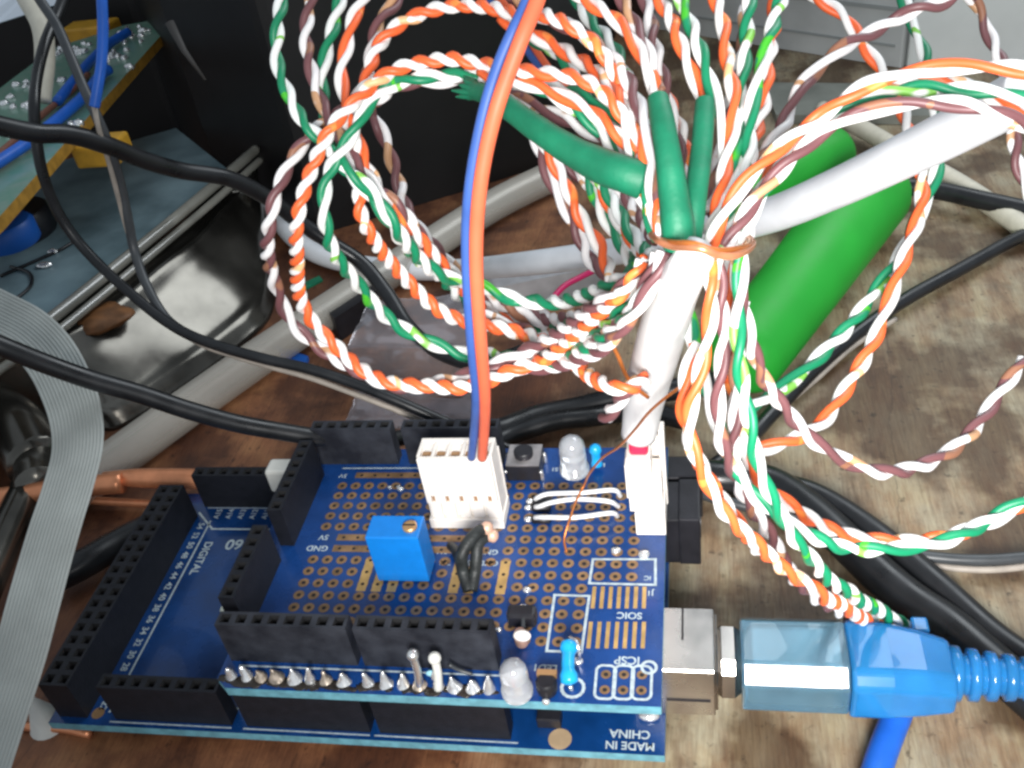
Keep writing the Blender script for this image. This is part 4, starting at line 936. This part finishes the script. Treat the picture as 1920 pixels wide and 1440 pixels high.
# ================================================================== RIBBON CABLE
def ribbon():
    cen = spline(W([(-70, 560, 178), (0, 594, 176), (50, 622, 174), (92, 665, 171), (122, 720, 168), (142, 780, 165), (145, 840, 162), (128, 910, 158), (104, 985, 154), (82, 1060, 151), (60, 1140, 148), (36, 1230, 146), (0, 1340, 144), (-36, 1450, 142)]), 1.5)
    m = MB(); nC = 15; pt_ = .62
    prof = []
    for k in range(nC * 6 + 1):
        t = k / 6.0; prof.append(((t - nC / 2) * pt_, .22 * abs(math.sin(math.pi * t)) + .06))
    P = prof + [(a, -h) for a, h in prof[::-1]]
    n = len(P); vs = []
    for i, c in enumerate(cen):
        t = (cen[min(i + 1, len(cen) - 1)] - cen[max(0, i - 1)]).normalized()
        view = (CAM * .5 + Vector((60, 20, 260)) * .5 - c).normalized()
        side = t.cross(Vector((0, -.45, .9))).normalized(); nr = side.cross(t).normalized()
        for a, h in P: vs.append(c + side * a + nr * h)
    fs = []
    for i in range(len(cen) - 1):
        for k in range(n): fs.append((i * n + k, i * n + (k + 1) % n, (i + 1) * n + (k + 1) % n, (i + 1) * n + k))
    m.add(vs, fs, 0, False)
    return tag(m.build('ribbon_cable', m_ribbon, None), 'flat grey ribbon cable bending down the left edge', 'cable')
ribbon()

# ================================================================== COPPER RODS, PIPE, BOTTLES
cable('copper_rod', Z([(-120, 945, 3), (0, 934, 3), (80, 922, 3), (160, 912, 2), (230, 905, 2)]), 2.2, m_cu, 'stout copper rod entering from the left edge under the ribbon', 'rod', step=3)
cable('copper_rod', Z([(195, 895, 2), (240, 896, 2), (300, 897, 2), (365, 898, 2), (430, 905, 1)]), [1.2, 2.0, 2.1, 2.1, 2.1], m_cu, 'bright copper rod between the ribbon and the small black header', 'rod', step=3)
cable('copper_rod', Z([(120, 935, -2), (200, 940, -3), (300, 946, -3), (400, 955, -3)]), .9, m_cu, 'thinner copper rod just in front of the bright one', 'rod', step=3)
cable('black_cable', Z([(100, 1085, 0), (160, 1055, 0), (220, 1020, -1), (290, 985, -2)]), 3.0, m_black, 'short black cable between the ribbon and the double header', group=bk)
# clear tube
a = T(150, 915, 0); e = T(1052, 318, 0)
tpath = spline([T(110, 940, -.2), T(360, 758, -.2), T(560, 620, -.2), T(760, 490, -.2), T(920, 388, -.2), T(1052, 322, -.2)], 6)
q = MB(); q.tube(tpath, 4.6, 28, cap=False); q.tube(tpath[::-1], 3.7, 28, cap=False)
tag(q.build('clear_tube', m_acryl, None), 'long clear plastic tube lying diagonally behind the loops', 'tube')
# glassy tube and cap at far left
q = MB(); q.tube(spline([T(-40, 1120, 2), T(20, 985, 2), T(60, 900, 2)], 4), 3.6, 20); tag(q.build('smoked_tube', m_smoke, None), 'dark shiny tube at the left edge under the copper rod', 'tube')
q = MB(); q.tube(spline([T(-40, 760, 6), T(30, 800, 6), T(75, 870, 4)], 3), [7, 6.5, 6, 4.2, 3.6, 3.4, 3.2] + [3.2] * 60 if False else 6.5, 24)
q.tube(spline([T(60, 838, 6), T(68, 880, 4), T(72, 910, 4)], 3), 4.6, 20)
tag(q.build('smoked_bottle', m_smoke, None), 'dark smoky bottle neck left of the ribbon above the copper rod', 'bottle')
# white cone by the lower left corner
q = MB(); c = T(92, 1357); q.lathe((c.x, c.y, TZ), [(3.2, 0), (3.0, .4), (.4, 7.2), (.1, 7.4)], 18); tag(q.build('plastic_cone', m_white, None), 'small white plastic cone at the near left corner of the long board', 'cap')
q = MB(); q.tube(spline([T(40, 1362, -4.2), T(120, 1366, -4.2), T(170, 1376, -4.2)], 2), .8, 10); tag(q.build('copper_rod', m_cu, None), 'copper rod end under the near left corner of the long board', 'rod')

def bottle(pa, pb, r0, r1, label, z0, z1, m=m_green):
    A = T(*pa, z0); B = T(*pb, z1); ax = (B - A); L = ax.length
    prof = [(r0 * .3, -r0 * .12), (r0 * .75, 0), (r0 * .95, r0 * .2), (r0, r0 * .5)]
    for k in range(1, 9): prof.append((r0 + (r1 - r0) * k / 8, r0 * .5 + (L - r0 * .5 - r1 * .4) * k / 8))
    prof += [(r1 * .93, L - r1 * .15), (r1 * .7, L), (r1 * .2, L + r1 * .05)]
    q = MB(); q.lathe(A, prof, 40, axis=tuple(ax)); return tag(q.build('green_bottle', m, None, bevel=0), label, 'bottle', 'green plastic bottles')
bottle((1382, 688), (1640, 350), 8.4, 10.6, 'larger bright green plastic bottle lying under the white cable', TZ + 8.5, TZ + 10.6)
bottle((1360, 392), (1572, 278), 7.4, 7.4, 'darker green plastic bottle lying beyond the larger one, behind the strands', TZ + 7.4, TZ + 7.4)

# clear blister pack in the middle
bl = thing('blister_pack', 'crumpled clear plastic pack under the coil in the middle', 'packaging', T(760, 680))
def sheet(m, corners, nx_, ny_, amp, sc_, thick, seed, mi=0):
    A, B, C_, D_ = [Vector(c) for c in corners]; vs = []
    nrm = (B - A).cross(D_ - A).normalized()
    for k in range(2):
        for j in range(ny_ + 1):
            for i in range(nx_ + 1):
                u, v = i / nx_, j / ny_
                p_ = A.lerp(B, u).lerp(D_.lerp(C_, u), v)
                h = noise.noise(p_ * sc_ + Vector((seed, 0, 0))) * amp + abs(noise.noise(p_ * sc_ * 2.3 + Vector((0, seed, 0)))) * amp * .7
                vs.append(p_ + nrm * (h - k * thick))
    n1 = (nx_ + 1) * (ny_ + 1); fs = []
    for j in range(ny_):
        for i in range(nx_):
            a_ = j * (nx_ + 1) + i
            fs.append((a_, a_ + 1, a_ + nx_ + 2, a_ + nx_ + 1)); fs.append((n1 + a_, n1 + a_ + nx_ + 1, n1 + a_ + nx_ + 2, n1 + a_ + 1))
    for j in range(ny_):
        for (i, s1) in ((0, 0), (nx_, 1)):
            a_ = j * (nx_ + 1) + i; c_ = a_ + nx_ + 1
            fs.append((a_, c_, n1 + c_, n1 + a_) if s1 else (c_, a_, n1 + a_, n1 + c_))
    for i in range(nx_):
        for (j, s1) in ((0, 0), (ny_, 1)):
            a_ = j * (nx_ + 1) + i; c_ = a_ + 1
            fs.append((c_, a_, n1 + a_, n1 + c_) if s1 else (a_, c_, n1 + c_, n1 + a_))
    m.add(vs, fs, mi, True)
q = MB(); sheet(q, [T(650, 650, 8), T(890, 650, 8), T(900, 540, 10), T(690, 572, 9)], 30, 18, 1.3, .07, .4, 3); q.build('top_film', m_film, bl)
q = MB(); sheet(q, [T(665, 735, -3), T(900, 745, -3), T(890, 650, 8), T(650, 650, 8)], 30, 14, 1.0, .08, .4, 8); q.build('front_film', m_film, bl)
q = MB(); sheet(q, [T(640, 800, -4), T(900, 800, -4), T(900, 745, -3), T(665, 735, -3)], 24, 10, 1.4, .12, .3, 11); q.build('skirt_film', m_film, bl)
q = MB(); pz = [T(610, 610), T(690, 560), T(720, 585), T(640, 640)]; q.prism([(p_.x, p_.y) for p_ in pz], TZ + .1, TZ + 7)
tag(q.build('black_block', m_blackpl, None, bevel=.6), 'small black block between the clear tube and the clear pack', 'block')
q = MB(); pz = [T(905, 590), T(1120, 545), T(1140, 515), T(1090, 508), T(930, 545)]; q.prism([(p_.x, p_.y) for p_ in pz], TZ + .05, TZ + 7)
tag(q.build('frosted_plastic_part', mat('frosted_plastic', (.42, .42, .44), .35, var=.15, trans=.2), None, bevel=1.5), 'frosted plastic piece under the magenta wire', 'plastic part')
q = MB(); pz = [T(555, 540), T(600, 520), T(606, 528), T(563, 550)]; q.prism([(p_.x, p_.y) for p_ in pz], TZ + .05, TZ + .6)
tag(q.build('green_scrap', m_heat, None), 'small green plastic scrap beside the clear tube', 'scrap')
q = MB(); pz = [T(520, 655), T(580, 675), T(575, 690), T(530, 680)]; q.prism([(p_.x, p_.y) for p_ in pz], TZ + .05, TZ + 1.2)
tag(q.build('blue_scrap', m_dkblue, None), 'dark blue scrap beside the slim black cord', 'scrap')

# ================================================================== SMOKED CONTAINER at the left
ct = thing('smoked_container', 'overturned smoky plastic container behind the ribbon on the left', 'container', T(250, 560))
topz = 20.0
top = [T(*p_, topz) for p_ in ((-160, 770), (0, 655), (60, 620), (200, 512), (342, 395), (430, 320), (330, 240), (120, 300), (-220, 520))]
q = MB(); q.prism([(p_.x, p_.y) for p_ in top], topz - 1.2, topz); q.build('flat_lid', m_lid, ct)
# rim: a glossy tube following the near edge
rimp = spline([T(*p_, topz) for p_ in ((-160, 772), (0, 658), (60, 624), (200, 514), (342, 398), (432, 322), (480, 280))], 3)
q = MB(); q.tube(rimp, 1.5, 14); q.tube([p_ + Vector((1.6, -2.4, -2.4)) for p_ in rimp], 1.1, 12)
q.build('rolled_rim', mat('glossy_rim', (.30, .29, .25), .1, var=.3, vscale=1, coat=.8, trans=.3), ct)
# curved side wall lofted from the rim to the bench
upper = spline([T(*p_, topz - 3) for p_ in ((-160, 800), (0, 672), (70, 630), (205, 522), (345, 408), (425, 345), (470, 330), (480, 300))], 4)
lower_ = [T(*p_, TZ + .1) for p_ in ((-160, 900), (-20, 850), (120, 800), (222, 806), (330, 740), (430, 668), (505, 600), (520, 520), (500, 420))]
nU = 60
def samp(P_, k, n_): 
    t = k / n_ * (len(P_) - 1); i = min(int(t), len(P_) - 2); return P_[i].lerp(P_[i + 1], t - i)
low = spline(lower_, 4); vs = []; nV = 40
for k in range(nU + 1):
    a_ = samp(upper, k, nU); b_ = samp(low, k, nU)
    for j in range(nV + 1):
        t = j / nV; p_ = a_.lerp(b_, t ** 1.15); p_.z = a_.z + (b_.z - a_.z) * (t ** 1.5) + 1.2 * noise.noise(p_ * .05) + 1.9 * math.exp(-((t - .34) / .07) ** 2) + 1.2 * math.exp(-((t - .9) / .05) ** 2)
        vs.append(p_)
fs = [(k * (nV + 1) + j, k * (nV + 1) + j + 1, (k + 1) * (nV + 1) + j + 1, (k + 1) * (nV + 1) + j) for k in range(nU) for j in range(nV)]
q = MB(); q.add(vs, fs, 0, True); wl = q.build('side_wall', m_smoke, ct)
so = wl.modifiers.new('thick', 'SOLIDIFY'); so.thickness = .08
q = MB(); q.blob(T(172, 598, 13.5), 9.5, 7, 2.2, 24, 14, wob=.3, seed=3); q.build('rust_stain_lump', m_rust, ct)
# knob component and scratches on the lid
kb = thing('potentiometer', 'dark blue round component on a black base at the left edge', 'component', T(25, 450, topz))
q = MB(); c = T(40, 440, topz); q.lathe((c.x, c.y, topz), [(9.5, 0), (10, 1), (10, 6), (9, 7)], 24); q.build('black_base', m_blackpl, kb)
q = MB(); c = T(22, 450, topz + 8); q.lathe((c.x, c.y, topz + 7), [(6.5, 0), (7, .6), (7, 5), (6.2, 6)], 24); q.build('turning_knob', m_dkblue, kb)
for k, pts in enumerate([[(0, 518), (60, 492), (110, 470), (135, 455)], [(20, 500), (55, 512), (58, 535), (30, 560), (0, 575)]]):
    cable('black_thread', [T(p_[0], p_[1], topz + .4) for p_ in pts], .45, m_black, ['fine black lead lying straight across the grey lid', 'fine black lead curled on the grey lid by the left edge'][k], 'wire', n=8)
for (u, v, w) in ((85, 500, 2.2), (100, 475, 1.6)):
    q = MB(); c = T(u, v, topz); q.blob((c.x, c.y, topz + .5), w, w * .6, .7, wob=.4, seed=u); tag(q.build('solder_drop', m_solder, None), 'shiny solder drop on the grey lid, %s' % ('nearer one' if v == 500 else 'farther one'), 'solder')

# ================================================================== GREEN BOARD at the upper left
gz = 44.0
gb = thing('green_circuit_board', 'green solder-side circuit board with an ochre cut edge in the upper left corner', 'circuit board', T(120, 200, gz))
gpoly = [(-160, 560), (0, 405), (160, 225), (325, 40), (300, 35), (230, 48), (190, 62), (105, 88), (60, 120), (0, 165), (-160, 280)]
q = MB(); q.prism([(T(*p_, gz).x, T(*p_, gz).y) for p_ in gpoly], gz - 3.0, gz, 1, mtop=0, mside=1); q.build('board_panel', [m_gpcb, m_ochre], gb)
def inpoly(x, y, P_):
    c = False; j = len(P_) - 1
    for i in range(len(P_)):
        if (P_[i][1] > y) != (P_[j][1] > y) and x < (P_[j][0] - P_[i][0]) * (y - P_[i][1]) / (P_[j][1] - P_[i][1]) + P_[i][0]: c = not c
        j = i
    return c
rows_ = []
for k in range(12): rows_.append((82 + k * 4.2, 116 - k * 2.3))
clusters = [(250, 62, 34, 14), (215, 105, 30, 16), (30, 190, 45, 26), (90, 150, 40, 20), (20, 255, 30, 18), (150, 95, 25, 10), (140, 240, 14, 18)]
gpts = list(rows_)
while len(gpts) < 96:
    c = random.choice(clusters); u = random.gauss(c[0], c[2] * .6); v = random.gauss(c[1], c[3] * .6)
    if inpoly(u, v, gpoly): gpts.append((u, v))
sj = []
for k in range(4):
    q = MB(); q.blob(gb.location / U, .95 + .2 * k, .6 + .12 * k, .7 + .2 * k, 9, 6, wob=.5, seed=k * 3)
    o = q.build('solder_joint', m_solder, gb); sj.append(o)
used = 0
for k, (u, v) in enumerate(gpts):
    c = (T(u, v, gz + .2) - gb.location / U) * U
    if k < 4: o = sj[k]
    else: o = sj[k % 4].copy(); col.objects.link(o); o.parent = gb
    o.location = c; o.rotation_euler.z = random.uniform(0, 6)
for (u, v, w_, h_) in ((170, 52, 9, 5), (176, 240, 6, 5)):
    c = T(u, v, gz); q = MB(); q.box((c.x - w_, c.y - h_, gz - 9), (c.x + w_, c.y + h_, gz - 3.1 if v > 100 else gz + 1.5)); q.build('yellow_capacitor', mat('yellow_lacquer', (.62, .33, .03), .45, var=.15), gb, bevel=.8)
gw = 'blue wires soldered across the green board'
cable('blue_wire', [T(*p_, gz + 2.2) for p_ in ((-80, 350), (0, 302), (60, 262), (115, 218), (160, 178), (190, 140), (205, 130))], 1.5, m_bluebright, 'lower blue wire lying along the green board', 'wire', group=gw)
cable('blue_wire', [T(*p_, gz + 2.2) for p_ in ((108, 190), (140, 150), (170, 115), (205, 82), (240, 60))], 1.4, m_bluebright, 'upper blue wire lying along the green board', 'wire', group=gw)
cable('brown_wire', [T(*p_, gz + 1.4) for p_ in ((-60, 335), (20, 270), (80, 215), (140, 165), (165, 140))], .9, mat('brown_wire', (.2, .08, .05), .5), 'thin brown wire beside the blue wires on the green board', 'wire')

# ================================================================== BACKGROUND BODIES
q = MB()
pz = [T(345, 262), T(430, 385), T(600, 440), T(860, 362), T(1056, 300), T(1120, 160)]
far = [(pz[-1].x + 10, pz[-1].y + 160), (-300, 640), (-420, 215), (-140, 248)]
q.prism([(p_.x, p_.y) for p_ in pz] + far, TZ + .05, 92)
tag(q.build('black_case', m_bag, None, bevel=3), 'large black box filling the background behind the loops', 'box')
q = MB(); q.tube([D(318, 42, 240), D(345, 95, 241), D(385, 150, 243)], [1.2, .8, .3], 8); tag(q.build('grey_strap', mat('grey_strap', (.045, .042, .04), .6), None), 'faint grey strap end on the black box beside the green board', 'strap')
q = MB(); q.box((-700, 560, TZ - 25), (500, 575, 330)); o = q.build('back_wall', mat('dim_wall', (.10, .10, .10), .8, var=.2, vscale=.3), None); tag(o, 'dim wall behind the bench', None); o['kind'] = 'structure'
# grey steel case with seams, top right
gc = thing('equipment_case', 'grey steel equipment case with horizontal seams at the top right', 'case', T(1500, 90))
A = T(1215, 52); B = T(1690, 128); d2 = Vector((B.x - A.x, B.y - A.y, 0)).normalized(); nrm2 = Vector((-d2.y, d2.x, 0))
C1 = B + nrm2 * 90; D1 = A + nrm2 * 90
q = MB(); q.prism([(p_.x, p_.y) for p_ in (A, B, C1, D1)], TZ + .1, 120); q.build('case_body', m_case, gc, bevel=1)
for k, zz in enumerate((7, 19, 31)):
    q = MB(); a_ = A - nrm2 * .5; b_ = B - nrm2 * .5
    q.prism([(p_.x, p_.y) for p_ in (A - nrm2 * .7 + d2 * 4, B - nrm2 * .7 - d2 * 3, B + nrm2 * .5 - d2 * 3, A + nrm2 * .5 + d2 * 4)], TZ + zz, TZ + zz + (1.2 if k % 2 else .7)); q.build('seam', mat('seam_%d' % k, (.27, .29, .29), .5), gc)
# pale panel right of it
A2 = T(1690, 132); B2 = T(2020, 60); 
q = MB(); q.prism([(A2.x + 1, A2.y - 2), (B2.x + 120, A2.y + 10), (B2.x + 120, A2.y + 120), (A2.x + 20, A2.y + 110)], TZ + .1, 130)
tag(q.build('storage_box', m_case2, None, bevel=1.5), 'smooth pale grey box in the upper right corner', 'box')
q = MB(); pz = [T(1455, 232), T(1430, 170), T(2010, 178), T(2010, 236)]; q.prism([(p_.x, p_.y) for p_ in pz], TZ + .1, TZ + 3); tag(q.build('grey_strip', m_strip, None, bevel=.6), 'greenish grey flat strip lying on the bench beneath the right arch', 'strip')
q = MB(); q.box((-60, 0, 0), (60, 0.1, .1)); 

q = MB()
pp_ = [D(-80, -80, 275), D(128, -80, 275), D(112, 6, 276), D(0, 42, 274), D(-80, 68, 272)]
nn_ = (pp_[1] - pp_[0]).cross(pp_[3] - pp_[0]).normalized() * .4
q.add(pp_ + [p_ + nn_ for p_ in pp_], [(4, 3, 2, 1, 0), (5, 6, 7, 8, 9)] + [(k, (k + 1) % 5, (k + 1) % 5 + 5, k + 5) for k in range(5)])
tag(q.build('paper_sheet', mat('bluish_white_paper', (.72, .78, .86), .7), None), 'bright bluish white sheet peeking in at the top left corner', 'paper')
# ================================================================== CAMERA, LIGHT, RENDER
cam = bpy.data.cameras.new('camera'); co = bpy.data.objects.new('camera', cam); col.objects.link(co)
co.matrix_world = Matrix.Translation(CAM * U) @ R.to_4x4()
cam.sensor_fit = 'HORIZONTAL'; cam.sensor_width = 36; cam.lens = 36 * F / 1920
cam.clip_start = .1; cam.clip_end = 500
cam.dof.use_dof = True; cam.dof.focus_distance = 12.5; cam.dof.aperture_fstop = 28
sc.camera = co

def area(name, loc, target, size, power, color, sy=None):
    l = bpy.data.lights.new(name, 'AREA'); l.energy = power; l.size = size * U; l.color = color
    if sy: l.shape = 'RECTANGLE'; l.size_y = sy * U
    o = bpy.data.objects.new(name, l); col.objects.link(o); o.location = Vector(loc) * U
    o.rotation_euler = (Vector(target) - Vector(loc)).to_track_quat('-Z', 'Y').to_euler(); return o
key = area('lamp_key', (122, -135, 120), (124, 30, 34), 60, 1800, (1, .985, .96))
key.data.spread = math.radians(72)
area('window_light', (255, 300, 320), (130, 100, 0), 210, 8000, (.90, .96, 1.0))
w = bpy.data.worlds.new('World'); sc.world = w; w.use_nodes = True
w.node_tree.nodes['Background'].inputs[0].default_value = (.80, .9, 1, 1)
w.node_tree.nodes['Background'].inputs[1].default_value = .5
sc.view_settings.view_transform = 'Standard'; sc.view_settings.look = 'None'; sc.view_settings.gamma = 1
sc.view_settings.exposure = 0
sc.render.engine = 'CYCLES'
sc.cycles.filter_width = 2.7
sc.cycles.max_bounces = 8
sc.cycles.sample_clamp_indirect = 6
